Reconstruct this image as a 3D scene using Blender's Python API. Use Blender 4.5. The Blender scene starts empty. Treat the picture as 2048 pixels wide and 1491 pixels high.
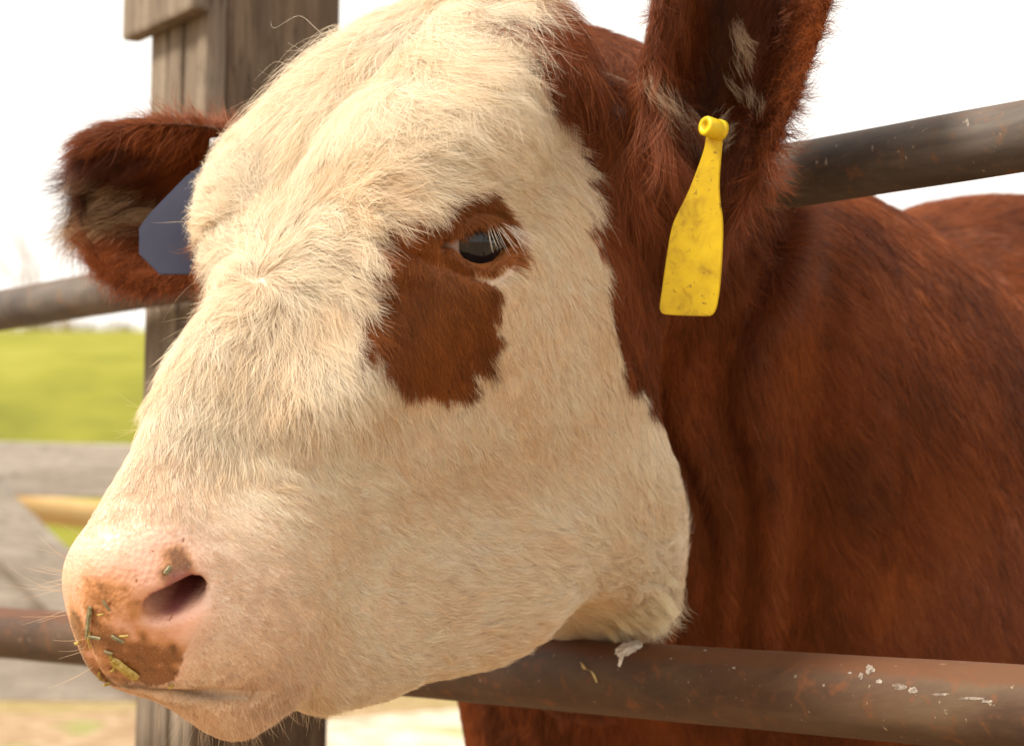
import bpy, bmesh, math, random
import numpy as np
from mathutils import Vector, Matrix
from mathutils.bvhtree import BVHTree
random.seed(7); RNG=np.random.default_rng(7)
SC=bpy.context.scene; COL=SC.collection
# ================================================================= camera, sky, sun, exposure
HEAD_F=(-.52,.56,-.64);HEAD_L=(.78,-.03,-.62);HEAD_T=(-0.1357,-0.1215,1.4763)
F_PX=4500.0; CXP=1024.0; CYP=745.5; CAM_H=0.95; PITCH=math.atan((1071-745.5)/F_PX)   # in pixels of a 2048 x 1491 frame
LENS=79.1; FSTOP=9.5; FOCUS=1.40; EXPOSURE=0.56
SUN_EL=math.radians(50); SUN_AZ=math.radians(-112)      # azimuth from +Y, negative = to the left
SUN_STRENGTH=4.3; SKY_STRENGTH=0.112
CLOUD=(9.6,9.05,8.3,1)
def setup_light():
    cam=bpy.data.cameras.new('camera');co=bpy.data.objects.new('camera',cam);COL.objects.link(co)
    co.location=(0,0,CAM_H);co.rotation_euler=(math.pi/2+PITCH,0,0)
    cam.lens=LENS;cam.sensor_width=36;cam.clip_start=.02;cam.clip_end=3000
    cam.dof.use_dof=True;cam.dof.focus_distance=FOCUS;cam.dof.aperture_fstop=FSTOP;cam.dof.aperture_blades=9
    SC.camera=co
    w=bpy.data.worlds.new('World');SC.world=w;w.use_nodes=True;nt=w.node_tree;bg=nt.nodes['Background']
    sky=nt.nodes.new('ShaderNodeTexSky');sky.sky_type='NISHITA';sky.sun_disc=False
    sky.sun_elevation=SUN_EL;sky.sun_rotation=SUN_AZ;sky.air_density=1.2;sky.dust_density=4
    # an even white overcast in front of the blue
    mix=nt.nodes.new('ShaderNodeMixRGB');mix.inputs[0].default_value=.88;mix.inputs[2].default_value=CLOUD
    nt.links.new(sky.outputs[0],mix.inputs[1]);nt.links.new(mix.outputs[0],bg.inputs[0]);bg.inputs[1].default_value=SKY_STRENGTH
    s=bpy.data.lights.new('sun','SUN');s.energy=SUN_STRENGTH;s.angle=math.radians(14);s.color=(1,.92,.79)
    so=bpy.data.objects.new('sun',s);COL.objects.link(so)
    d=Vector((math.sin(SUN_AZ)*math.cos(SUN_EL),math.cos(SUN_AZ)*math.cos(SUN_EL),math.sin(SUN_EL)))
    so.rotation_euler=d.to_track_quat('Z','Y').to_euler();so.location=d*20
    SC.view_settings.view_transform='Standard';SC.view_settings.look='None';SC.view_settings.exposure=EXPOSURE;SC.view_settings.gamma=1
    SC.render.engine='CYCLES';c=SC.cycles;c.use_denoising=True;c.max_bounces=7;c.diffuse_bounces=4;c.glossy_bounces=3;c.transmission_bounces=4;c.transparent_max_bounces=8
    c.caustics_reflective=False;c.caustics_refractive=False
setup_light()
# ---------------------------------------------------------------- camera numbers (also used to place things in metres)
RIGHT=np.array([1.,0,0]); FWD=np.array([0,math.cos(PITCH),math.sin(PITCH)]); UP=np.array([0,-math.sin(PITCH),math.cos(PITCH)])
CAM=np.array([0,0,CAM_H])
C2W=np.stack([RIGHT,-UP,FWD],1)                     # camera axes (right, down, forward) -> world
def ray(px,py): return C2W@np.array([(px-CXP)/F_PX,(py-CYP)/F_PX,1.0])
def at(px,py,d): return CAM+ray(px,py)*d            # the point d metres deep seen at that spot of the photo
def to_px(P):
    c=(np.asarray(P)-CAM)@C2W
    return c[...,:2]/c[...,2:]*F_PX+[CXP,CYP],c[...,2]
# ---------------------------------------------------------------- signed distance kit
def smin(a,b,k):
    h=np.maximum(k-np.abs(a-b),0)/k
    return np.minimum(a,b)-h*h*k*.25
def smax(a,b,k): return -smin(-a,-b,k)
def ell(p,c,r,rot=None):
    q=p-np.asarray(c,np.float32)
    if rot is not None: q=q@np.asarray(rot,np.float32)
    r=np.asarray(r,np.float32)
    k0=np.linalg.norm(q/r,axis=-1); k1=np.linalg.norm(q/(r*r),axis=-1)+1e-9
    return k0*(k0-1)/k1
def cone(p,a,b,r1,r2):
    a=np.asarray(a,np.float32);b=np.asarray(b,np.float32);ba=b-a
    t=np.clip(((p-a)@ba)/(ba@ba),0,1)
    return np.linalg.norm(p-a-t[...,None]*ba,axis=-1)-(r1+(r2-r1)*t)
def rotz(a):
    c,s=math.cos(a),math.sin(a);return np.array([[c,-s,0],[s,c,0],[0,0,1]])
def roty(a):
    c,s=math.cos(a),math.sin(a);return np.array([[c,0,s],[0,1,0],[-s,0,c]])
def rotx(a):
    c,s=math.cos(a),math.sin(a);return np.array([[1,0,0],[0,c,-s],[0,s,c]])
def spl(x,xs,ys):
    # smooth monotone-ish interpolation (catmull-rom sampled)
    xs=np.asarray(xs,float);ys=np.asarray(ys,float)
    m=np.gradient(ys,xs)
    i=np.clip(np.searchsorted(xs,x)-1,0,len(xs)-2)
    h=xs[i+1]-xs[i];t=np.clip((x-xs[i])/h,0,1)
    return ((2*t**3-3*t**2+1)*ys[i]+(t**3-2*t**2+t)*h*m[i]+(-2*t**3+3*t**2)*ys[i+1]+(t**3-t**2)*h*m[i+1]).astype(np.float32)
# ---------------------------------------------------------------- the head pose: x to the nose, y to the cow's left, z out of the forehead
def _orth(f,l):
    f=np.array(f,float);f/=np.linalg.norm(f);l=np.array(l,float);l-=f*(l@f);l/=np.linalg.norm(l)
    return np.stack([f,l,np.cross(f,l)],1)
HEAD_CAM=_orth(HEAD_F,HEAD_L); HEAD_R=C2W@HEAD_CAM; HEAD_O=CAM+C2W@np.array(HEAD_T)
def h2w(p): return np.asarray(p)@HEAD_R.T+HEAD_O
def w2h(p): return (np.asarray(p)-HEAD_O)@HEAD_R
PX=[-.30,-.25,-.20,-.15,-.10,-.05,0,.05,.10,.15,.20,.25,.29,.325]
ZT=[-.120,-.070,-.020,.012,.016,.012,.006,.000,-.005,-.008,-.010,-.013,-.024,-.055]
ZB=[-.240,-.265,-.280,-.285,-.283,-.276,-.264,-.244,-.222,-.200,-.188,-.180,-.172,-.145]
HW=[.085,.098,.106,.110,.110,.108,.102,.090,.077,.068,.062,.058,.054,.040]
BEND=.050
TW=[.75,.8,.85,.9,.95,1.0,1.0,.85,.62,.50,.48,.55,.60,.6]
def head_sdf(p,detail=True):
    x,y,z=p[...,0],p[...,1],p[...,2]; ay=np.abs(y)
    z=z+BEND*(np.clip(x+.03,0,1)/.3)**1.25      # the nose bends down from the forehead line
    q=np.stack([x,ay,z],-1)
    zt=spl(x,PX,ZT);zb=spl(x,PX,ZB);hw=spl(x,PX,HW)
    c=(zt+zb)/2;h=(zt-zb)/2
    u=np.abs(z-c)/h; s_=(z-c)/h; v=ay/(hw*(1-.22*np.clip(-s_,0,1)-(1-spl(x,PX,TW))*np.clip(.25+.75*s_,0,1)))
    n=2.4
    k=(u**n+v**n)**(1/n)
    d=(k-1)*np.minimum(h,hw)*.8
    d=smax(d,x-.325,.05); d=smax(d,-.31-x,.05)
    d=smin(d,ell(q,(-.012,.086,-.022),(.052,.030,.034),rotz(-.15)),.05)
    d=smin(d,ell(q,(-.190,.0,-.008),(.055,.060,.042)),.06)
    d=smin(d,ell(q,(-.115,.058,-.230),(.120,.050,.128),roty(.45)),.09)
    d=smin(d,cone(q,(.16,.008,-.205),(.03,.030,-.300),.038,.045),.06)
    d=smin(d,cone(q,(.03,.030,-.300),(-.10,.05,-.30),.045,.060),.06)
    d=smin(d,cone(q,(.0,.088,-.08),(.12,.053,-.075),.022,.015),.05)
    d=smin(d,ell(q,(.262,.0,-.075),(.054,.052,.060)),.04)
    d=smin(d,ell(q,(.264,.030,-.062),(.034,.030,.040)),.03)
    d=smin(d,ell(q,(.225,.032,-.125),(.080,.040,.046)),.04)
    d=smin(d,ell(q,(.240,.0,-.168),(.056,.042,.030)),.03)
    if detail:
        pass
    return d
# ---------------------------------------------------------------- the whole animal in the head frame
COWDIR=np.array([.774,.633,0.])                     # from chest to tail, level
COWLEFT=np.array([.633,-.774,0.])                   # towards the viewer
NECK_A=at(1100,475,1.77); SHO=at(1580,948,2.08); CHEST=at(1380,1330,2.10)
def wl(c,e=0,l=0,u=0): return c+COWDIR*e+COWLEFT*l+np.array([0,0,u])
def _cone(p,a,b,r1,r2): return cone(p,w2h(a),w2h(b),r1,r2)
def axes(a,n):
    a=np.array(a,float);a/=np.linalg.norm(a);n=np.array(n,float);n-=a*(n@a);n/=np.linalg.norm(n)
    return np.stack([a,np.cross(n,a),n],1)
# ears: long axis and opening direction given in camera axes (right, down, forward)
EAR_L=(at(1432,125,1.60),C2W@axes((.24,-1,.10),(.03,-.05,-1)))
EAR_R=(at(352,410,1.74),C2W@axes((-1,.16,-.05),(-.1,.15,-1)))
def ear_sdf(p,ear,ln,wd,curl=1.25):
    c,R=ear;c=w2h(c);R=HEAD_R.T@R
    q=(p-c.astype(np.float32))@R.astype(np.float32)
    u=q[...,0];v=q[...,1];w=q[...,2]
    # leaf: wide in the middle, pointed at the tip, cupped towards +w
    wid=wd*np.sqrt(np.clip(1-(u/ln)**2,0.0,1))*(1+.22*u/ln)+.004
    bend=curl*v*v/wd
    d=np.maximum(np.abs(v)-wid,np.abs(w-bend+.012)-.009)*.7
    out=np.maximum(np.abs(u)-ln,0)
    return np.sqrt(np.maximum(d,0)**2+out**2)+np.minimum(d,0)-.003
EYE_C=np.array([-.013,.092,-.0565]); EYE_R=.0265
EYE_N=np.array([.30,.94,.12]);EYE_N/=np.linalg.norm(EYE_N)
def eye_axes():
    # e1 along the slit from inner to outer corner, e2 up
    e1=np.array([-.053,.0,-.036]);e1-=EYE_N*(e1@EYE_N);e1/=np.linalg.norm(e1)
    return e1,np.cross(EYE_N,e1)
def cow_sdf(p):
    p=p.astype(np.float32)
    d=head_sdf(p)
    x,y,z=p[...,0],p[...,1],p[...,2]
    # broad flat forehead up to the poll, and the crest
    q=np.stack([x,np.abs(y),z],-1)
    d=smin(d,ell(q,(-.105,.060,-.010),(.085,.045,.035)),.05)
    d=smin(d,_cone(p,at(1180,1300,1.79),at(1266,1040,1.665),.052,.052),.085)
    # ---- eye: lids over the ball, almond slit
    e1,e2=eye_axes()
    for s in (1,-1):
        pe=p*np.array([1,s,1],np.float32)-EYE_C.astype(np.float32)
        a=pe@e1.astype(np.float32);b=pe@e2.astype(np.float32);w=pe@EYE_N.astype(np.float32)
        r=np.linalg.norm(pe,axis=-1)
        d=smin(d,r-(EYE_R+.0045),.012)
        # crease above the upper lid and below the lower one
        rho=.0305;off=rho-.0117
        al=np.maximum(np.sqrt(a*a+(b+off-.001)**2)-rho,np.sqrt(a*a+(b-off)**2)-rho*1.0)
        al2=np.maximum(al,-w)
        d=smax(d,-(np.maximum(al2,.010-w)),.0035)
        fold=np.abs(np.sqrt(a*a*.55+(b-.001)**2)-.0215)
        d=d+.0042*np.exp(-(fold/.0028)**2)*(r<.06)*(w>0)
        # wrinkle from the inner corner down the face
        cr=np.abs(b+.020+.55*(a+.02));d=d+.006*np.exp(-(cr/.006)**2)*np.exp(-((a+.05)/.028)**2)*(w>-.03)
    # ---- nostrils: comma slits under a wing
    zb_=z+BEND*(np.clip(x+.03,0,1)/.3)**1.25
    qb=np.stack([x,np.abs(y),z],-1)
    n1=cone(qb,(.302,.052,-.122),(.262,.030,-.114),.0078,.0115)
    n2=cone(qb,(.291,.060,-.119),(.218,.022,-.116),.0096,.0115)
    n3=cone(qb,(.279,.0665,-.118),(.208,.022,-.114),.0086,.0105)
    nn=smin(smin(n1,n2,.012),n3,.010)
    d=smax(d,-nn,.008)
    # ---- mouth line
    mpts=[(.345,.0,-.185),(.325,.030,-.192),(.290,.052,-.203),(.245,.060,-.214),(.200,.064,-.224)]
    m=np.full(d.shape,1.,np.float32)
    for a_,b_ in zip(mpts[:-1],mpts[1:]): m=np.minimum(m,cone(qb,a_,b_,0,0))
    d=d+.0060*np.exp(-(m/.0042)**2)*np.clip((x-.258)/.04,0,1)
    # chin under it
    # philtrum groove
    d=d+.003*np.exp(-(y/.004)**2)*(x>.29)*np.exp(-((z+.15)/.03)**2)
    # ---- ears
    d=smin(d,ear_sdf(p,EAR_L,.140,.045,1.7),.02)
    d=smin(d,ear_sdf(p,EAR_R,.096,.056),.02)
    # ear roots
    eL=EAR_L[0];RL=EAR_L[1];eR=EAR_R[0];RR=EAR_R[1]
    d=smin(d,_cone(p,eL-RL[:,0]*.10-RL[:,2]*.03,h2w((-.20,.075,-.11)),.034,.048),.04)
    d=smin(d,_cone(p,eR-RR[:,0]*.08-RR[:,2]*.03,h2w((-.20,-.075,-.10)),.036,.055),.05)
    # ---- neck, shoulders, trunk, legs
    nk=_cone(p,NECK_A,wl(SHO,-.05,0,.02),.162,.232)
    nk=smin(nk,_cone(p,at(1150,800,1.88),CHEST,.135,.20),.08)
    bd=_cone(p,SHO,wl(SHO,.12,0,-.05),.235,.245)
    bar=_cone(p,wl(SHO,.40,-.08,-.012),wl(SHO,1.25,-.08,-.005),.315,.33)
    bar=smin(bar,_cone(p,wl(SHO,1.25,-.04,0.02),wl(SHO,1.5,-.04,.02),.30,.24),.1)
    bd=smin(nk,bd,.10)
    bd=smin(bd,_cone(p,CHEST,wl(CHEST,.25,0,-.08),.17,.22),.12)
    # dewlap fold hanging below the throat
    bd=smin(bd,_cone(p,at(1120,1330,2.0),at(1170,1560,2.08),.045,.075),.07)
    bd=smin(bd,bar,.035)
    # loose skin folds running down the side of the neck
    pw=p@HEAD_R.T.astype(np.float32)+HEAD_O.astype(np.float32);X=pw[...,0]+.005*np.sin(pw[...,2]*8+.6)+.003*np.sin(pw[...,2]*23);Zw=pw[...,2]
    fo=0
    for x0,sg,am in ((.214,.013,.013),(.180,.012,.008),(.150,.011,.006),(.240,.015,-.010),(.197,.009,-.006),(.165,.008,-.004),(.285,.02,.005)): fo=fo+am*np.exp(-((X-x0)/sg)**2)
    bd=bd-fo*np.clip((Zw-.66)/.15,0,1)*np.clip((1.30-Zw)/.14,0,1)*(pw[...,1]<2.1)
    g0=SHO.copy();g0[2]=0
    for e,l in ((.02,.17),(.02,-.17),(1.30,.16),(1.30,-.20)):
        t=wl(g0,e,l);hk=.52 if e<1 else .58
        off=COWDIR*(0 if e<1 else .07)
        bd=smin(bd,_cone(p,t+[0,0,.80],t+off+[0,0,hk-.10],.13,.065),.10)
        bd=smin(bd,_cone(p,t+off+[0,0,hk-.10],t+[0,0,.10],.055,.042),.04)
        bd=smin(bd,_cone(p,t+[0,0,.10],t-COWDIR*.03+[0,0,.035],.045,.060),.03)
    tl=wl(SHO,1.72,-.04,.18)
    bd=smin(bd,_cone(p,wl(SHO,1.55,-.04,.22),tl,.05,.04),.05);bd=smin(bd,_cone(p,tl,tl+[.03,.02,-.75],.032,.022),.03)
    d=smin(d,bd,.035)
    return d
def axis(lo,a,b,hi,df,dmax=.022,g=1.10):
    m=np.arange(a,b,df);out=[m]
    s=df;x=m[-1];r=[]
    while x<hi: s=min(s*g,dmax);x+=s;r.append(x)
    s=df;x=m[0];l=[]
    while x>lo: s=min(s*g,dmax);x-=s;l.append(x)
    return np.concatenate([l[::-1],m,r])
def surface_nets(fn,xs,ys,zs,coarse=4,margin=1.6):
    xs,ys,zs=[np.asarray(a,np.float32) for a in (xs,ys,zs)]
    def grid(a,b,c): return np.stack(np.meshgrid(a,b,c,indexing='ij'),-1)
    # coarse pass finds the band, fine pass fills it
    def cidx(a):
        i=np.arange(0,len(a),coarse)
        if i[-1]!=len(a)-1: i=np.append(i,len(a)-1)
        return i
    ix,iy,iz=cidx(xs),cidx(ys),cidx(zs)
    D=fn(grid(xs[ix],ys[iy],zs[iz]).reshape(-1,3)).reshape(len(ix),len(iy),len(iz))
    def cell(a,i): 
        g=np.diff(a[i]);return np.append(g,g[-1])
    gx,gy,gz=cell(xs,ix),cell(ys,iy),cell(zs,iz)
    diag=np.sqrt(gx[:,None,None]**2+gy[None,:,None]**2+gz[None,None,:]**2)
    near=np.abs(D)<diag*margin
    fx=np.minimum(np.arange(len(xs))//coarse,len(ix)-1);fy=np.minimum(np.arange(len(ys))//coarse,len(iy)-1);fz=np.minimum(np.arange(len(zs))//coarse,len(iz)-1)
    full=D[np.ix_(fx,fy,fz)].astype(np.float32)
    m=near[np.ix_(fx,fy,fz)]
    I=np.argwhere(m)
    for s in range(0,len(I),400000):
        J=I[s:s+400000]
        full[J[:,0],J[:,1],J[:,2]]=fn(np.stack([xs[J[:,0]],ys[J[:,1]],zs[J[:,2]]],-1))
    D=full;S=D<0
    c=np.zeros(tuple(n-1 for n in D.shape),np.int8)
    for a in (0,1):
        for b in (0,1):
            for e in (0,1): c+=S[a:a+c.shape[0],b:b+c.shape[1],e:e+c.shape[2]]
    act=(c>0)&(c<8)
    A=np.argwhere(act);vid=-np.ones(act.shape,np.int64);vid[act]=np.arange(len(A))
    acc=np.zeros((len(A),3));cnt=np.zeros(len(A))
    P=(xs,ys,zs)
    cor=[(0,0,0),(1,0,0),(0,1,0),(0,0,1),(1,1,0),(1,0,1),(0,1,1),(1,1,1)]
    for p in cor:
        for ax in range(3):
            if p[ax]: continue
            q=list(p);q[ax]=1
            ia=A+p;ib=A+q
            da=D[ia[:,0],ia[:,1],ia[:,2]];db=D[ib[:,0],ib[:,1],ib[:,2]]
            k=(da<0)!=(db<0);t=np.where(k,da/np.where(k,da-db,1),0)
            pt=np.stack([P[j][ia[:,j]] for j in range(3)],-1).astype(float)
            pt[:,ax]+=t*(P[ax][ib[:,ax]]-P[ax][ia[:,ax]])
            acc[k]+=pt[k];cnt[k]+=1
    V=acc/cnt[:,None]
    F=[]
    for ax in range(3):
        o=[j for j in range(3) if j!=ax]
        s0=[slice(None)]*3;s1=[slice(None)]*3;s0[ax]=slice(0,-1);s1[ax]=slice(1,None)
        ch=S[tuple(s0)]!=S[tuple(s1)]
        E=np.argwhere(ch)
        E=E[(E[:,o[0]]>0)&(E[:,o[1]]>0)&(E[:,o[0]]<D.shape[o[0]]-1)&(E[:,o[1]]<D.shape[o[1]]-1)]
        def v(d0,d1):
            e=E.copy();e[:,o[0]]+=d0;e[:,o[1]]+=d1;return vid[e[:,0],e[:,1],e[:,2]]
        f=np.stack([v(-1,-1),v(0,-1),v(0,0),v(-1,0)],1)
        ins=S[E[:,0],E[:,1],E[:,2]]
        flip=ins if ax!=1 else ~ins
        f[~flip]=f[~flip][:,::-1]
        F.append(f)
    F=np.concatenate(F)
    F=F[(F>=0).all(1)]
    return V,F
def vnormals(V,F):
    n=np.cross(V[F[:,2]]-V[F[:,0]],V[F[:,3]]-V[F[:,1]])
    N=np.zeros_like(V)
    for j in range(4): np.add.at(N,F[:,j],n)
    return N/(np.linalg.norm(N,axis=1)[:,None]+1e-12)
def smooth(V,F,it=1,lam=.5):
    e=np.concatenate([F[:,[0,1]],F[:,[1,2]],F[:,[2,3]],F[:,[3,0]]]);e=np.concatenate([e,e[:,::-1]])
    deg=np.bincount(e[:,0],minlength=len(V))[:,None]
    for _ in range(it):
        S=np.stack([np.bincount(e[:,0],V[e[:,1],k],minlength=len(V)) for k in range(3)],1)/deg
        V=V+lam*(S-V)
    return V
WARP=np.array([[-0.2131, 0.0856, -0.3403, 0.0158, -0.0251, 0.014], [-0.1343, 0.1234, -0.3515, 0.0113, 0.0027, -0.0211], [-0.1056, 0.1157, -0.3836, -0.025, -0.0242, 0.0742], [-0.0928, 0.0964, -0.3991, 0.0356, 0.0029, -0.0583], [-0.1953, 0.1021, -0.2845, 0.0222, -0.0314, 0.0137], [0.3282, 0.0072, -0.1626, 0.0564, -0.0521, -0.0068], [0.3186, 0.0351, -0.184, -0.0475, 0.0174, 0.0458], [0.2879, 0.0494, -0.2076, 0.0423, -0.0567, 0.0214], [0.2432, 0.0538, -0.2199, 0.0094, 0.0157, -0.0379], [0.3228, -0.0279, -0.1564, -0.0101, 0.0429, -0.0493], [0.2992, -0.0325, -0.0847, -0.006, 0.0012, 0.0073], [0.3089, -0.0394, -0.1126, -0.0096, 0.0046, 0.0076], [0.3143, -0.0412, -0.1436, 0.0028, -0.0165, 0.0206], [0.2719, -0.0215, -0.0574, 0.01, 0.0167, -0.0402], [0.24, -0.0056, -0.0467, -0.0061, 0.0069, -0.0011], [0.1822, -0.0054, -0.0424, 0.003, -0.0062, 0.0048], [0.0182, 0.1114, -0.0338, 0.0021, 0.0017, -0.0058], [-0.0214, 0.1241, -0.0699, 0.0041, 0.0019, -0.009], [-0.0159, 0.1038, -0.0604, -0.0075, 0.0007, 0.0102], [0.3065, 0.0418, -0.1116, -0.0378, 0.0467, -0.013], [0.2608, 0.0632, -0.1035, 0.0452, -0.0193, -0.0393], [-0.0461, -0.3349, -0.0062, -0.0079, 0.0148, -0.0103], [-0.056, -0.2632, 0.034, -0.0011, 0.0023, -0.0018], [-0.0345, -0.3375, -0.0434, -0.0151, 0.0078, 0.0112], [-0.016, -0.2578, -0.0852, -0.0121, 0.005, 0.0108], [0.0376, -0.0855, -0.0157, 0.0002, 0.001, -0.0019], [0.0648, 0.0368, -0.0243, 0.0015, -0.0035, 0.003], [0.0836, 0.0235, -0.0243, -0.0016, 0.0036, -0.0031], [0.1427, 0.0347, -0.2892, 0.005, 0.006, -0.0166], [0.1984, 0.0323, -0.2583, 0.0056, -0.0106, 0.0074], [0.0922, 0.0423, -0.3351, 0.0116, -0.0113, -0.0006], [0.0724, 0.0698, -0.3344, -0.019, 0.0124, 0.01], [-0.0341, 0.0394, -0.4101, -0.0147, 0.0025, 0.0185], [0.3059, 0.0133, -0.2266, 0.0144, 0.0322, -0.0703], [0.3124, -0.0246, -0.2065, -0.0377, 0.0017, 0.0545], [0.2749, 0.0414, -0.2361, -0.0396, 0.0158, 0.0362], [0.2272, 0.0659, -0.1205, -0.031, 0.0164, 0.0222], [0.0707, 0.0883, -0.1183, -0.0006, 0.0004, 0.0004], [0.0327, 0.0945, -0.1852, 0.0019, -0.0012, -0.001], [-0.0928, 0.1137, -0.0763, 0.0007, -0.0013, 0.0008], [-0.1709, 0.1305, -0.0807, -0.0003, 0.0004, -0.0002], [-0.0992, 0.0712, 0.029, 0.0002, -0.0, -0.0003], [-0.016, -0.0536, 0.0195, -0.0012, -0.0014, 0.0039], [0.2905, 0.0359, -0.0771, 0.0074, -0.036, 0.0429], [0.0129, 0.0974, -0.2588, 0.0049, -0.0109, 0.009], [0.1825, 0.0733, -0.1628, 0.0046, -0.0051, 0.0006]])
WSIG=0.055
WARP=np.concatenate([WARP,[[0,-.115,-.03,0,.007,0],[-.09,-.09,0,0,.015,0],[-.15,-.07,.02,0,.017,0],[.05,-.09,-.04,0,.005,0],[.07,.069,-.337,0,0,.006]]])  # EXTRA
# ================================================================= helpers
def tag(o,label=None,cat=None,group=None,kind=None):
    if label: o['label']=label
    if cat: o['category']=cat
    if group: o['group']=group
    if kind: o['kind']=kind
    return o
def empty(name,loc=(0,0,0)):
    o=bpy.data.objects.new(name,None);o.location=loc;COL.objects.link(o);return o
def link(name,me,mat=None,parent=None,smooth=True):
    o=bpy.data.objects.new(name,me);COL.objects.link(o)
    if mat: me.materials.append(mat)
    if parent is not None:
        o.parent=parent;o.matrix_parent_inverse=parent.matrix_world.inverted() if parent.type!='EMPTY' else Matrix.Translation(-Vector(parent.location))
    if smooth:
        me.polygons.foreach_set('use_smooth',np.ones(len(me.polygons),bool))
    return o
def mesh_np(name,V,F):
    V=np.asarray(V,np.float32);F=np.asarray(F,np.int32)
    me=bpy.data.meshes.new(name);k=F.shape[1]
    me.vertices.add(len(V));me.vertices.foreach_set('co',V.ravel())
    me.loops.add(F.size);me.loops.foreach_set('vertex_index',F.ravel())
    me.polygons.add(len(F));me.polygons.foreach_set('loop_start',np.arange(len(F),dtype=np.int32)*k)
    me.update(calc_edges=True);me.validate();return me
def mesh_bm(name,bm):
    me=bpy.data.meshes.new(name);bm.to_mesh(me);bm.free();return me
def noise3(p,freq,seed,oct=3):
    r=np.random.default_rng(seed);out=np.zeros(len(p));a=1.;tot=0
    for o in range(oct):
        for _ in range(4):
            k=r.normal(size=3);k/=np.linalg.norm(k);out+=a*np.sin((p@k)*freq*r.uniform(.7,1.3)*2*math.pi+r.uniform(0,6.28))
        tot+=a*1.9;freq*=1.9;a*=.55
    return out/tot
class NT:
    def __init__(s,name):
        s.m=bpy.data.materials.new(name);s.m.use_nodes=True;s.t=s.m.node_tree;s.b=s.t.nodes['Principled BSDF'];s.out=s.t.nodes['Material Output']
    def n(s,ty,**kw):
        o=s.t.nodes.new(ty)
        for k,v in kw.items():
            if k in o.inputs and not hasattr(o,k): o.inputs[k].default_value=v
            else: setattr(o,k,v)
        return o
    def l(s,a,b): s.t.links.new(a,b)
    def noise(s,scale,detail=5,rough=.6,vec=None,dist=0):
        o=s.n('ShaderNodeTexNoise');o.inputs['Scale'].default_value=scale;o.inputs['Detail'].default_value=detail;o.inputs['Roughness'].default_value=rough;o.inputs['Distortion'].default_value=dist
        if vec is not None: s.l(vec,o.inputs['Vector'])
        return o.outputs['Fac']
    def coord(s,scale=(1,1,1),kind='Object'):
        c=s.n('ShaderNodeTexCoord');m=s.n('ShaderNodeMapping');m.inputs['Scale'].default_value=scale;s.l(c.outputs[kind],m.inputs['Vector']);return m.outputs['Vector']
    def ramp(s,fac,stops):
        r=s.n('ShaderNodeValToRGB');e=r.color_ramp.elements
        while len(e)<len(stops): e.new(.5)
        for i,(p,c) in enumerate(stops): e[i].position=p;e[i].color=(*c,1) if len(c)==3 else c
        s.l(fac,r.inputs[0]);return r.outputs[0]
    def mix(s,f,a,b,mode='MIX'):
        m=s.n('ShaderNodeMixRGB');m.blend_type=mode
        for i,v in ((0,f),(1,a),(2,b)):
            if hasattr(v,'is_output'): s.l(v,m.inputs[i])
            else: m.inputs[i].default_value=v if i==0 else (*v,1)[:4]
        return m.outputs[0]
    def bump(s,h,strength=.3,dist=.002):
        b=s.n('ShaderNodeBump');b.inputs['Strength'].default_value=strength;b.inputs['Distance'].default_value=dist;s.l(h,b.inputs['Height']);s.l(b.outputs[0],s.b.inputs['Normal'])
    def set(s,col=None,rough=None,spec=None,metal=None):
        for k,v in (('Base Color',col),('Roughness',rough),('Specular IOR Level',spec),('Metallic',metal)):
            if v is None: continue
            if hasattr(v,'is_output'): s.l(v,s.b.inputs[k])
            else: s.b.inputs[k].default_value=(*v,1) if k=='Base Color' else v
        return s.m
def mat_wood(name,c1,c2,c3,along='Z',scale=1.0):
    m=NT(name);sc={'Z':(9,9,.7),'X':(.7,9,9)}[along];v=m.coord(tuple(k*scale for k in sc))
    a=m.noise(6,6,.65,v,1.2);b=m.noise(1.6,4,.6,v,.6);fine=m.noise(34,3,.6,v)
    c=m.ramp(a,[(.30,c1),(.5,c2),(.72,c3)])
    c=m.mix(m.ramp(b,[(.35,(0,0,0)),(.65,(1,1,1))]),c,m.mix(.5,c,c1))
    c=m.mix(m.ramp(fine,[(.30,(1,1,1)),(.42,(0,0,0))]),c,tuple(k*.35 for k in c1))
    m.bump(m.mix(.5,a,fine),.6,.004)
    return m.set(c,.88,.15)
M_POST=mat_wood('weathered_post_wood',(.105,.078,.056),(.215,.170,.128),(.335,.280,.218))
M_POSTD=mat_wood('dark_post_wood',(.065,.045,.030),(.14,.10,.068),(.22,.165,.115))
M_BOARD=mat_wood('grey_fence_wood',(.27,.235,.20),(.44,.40,.355),(.56,.52,.475),'X')
def box_bm(bm,lo,hi,R=None,o=None,bevel=.004):
    lo=np.array(lo,float);hi=np.array(hi,float)
    g=bmesh.ops.create_cube(bm,size=1)['verts']
    for v in g:
        p=(np.array(v.co)+.5)*(hi-lo)+lo
        if R is not None: p=R@p
        if o is not None: p=p+o
        v.co=p
    if bevel:
        e=list({e for v in g for e in v.link_edges})
        bmesh.ops.bevel(bm,geom=e,offset=bevel,segments=2,affect='EDGES',profile=.6)
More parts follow.
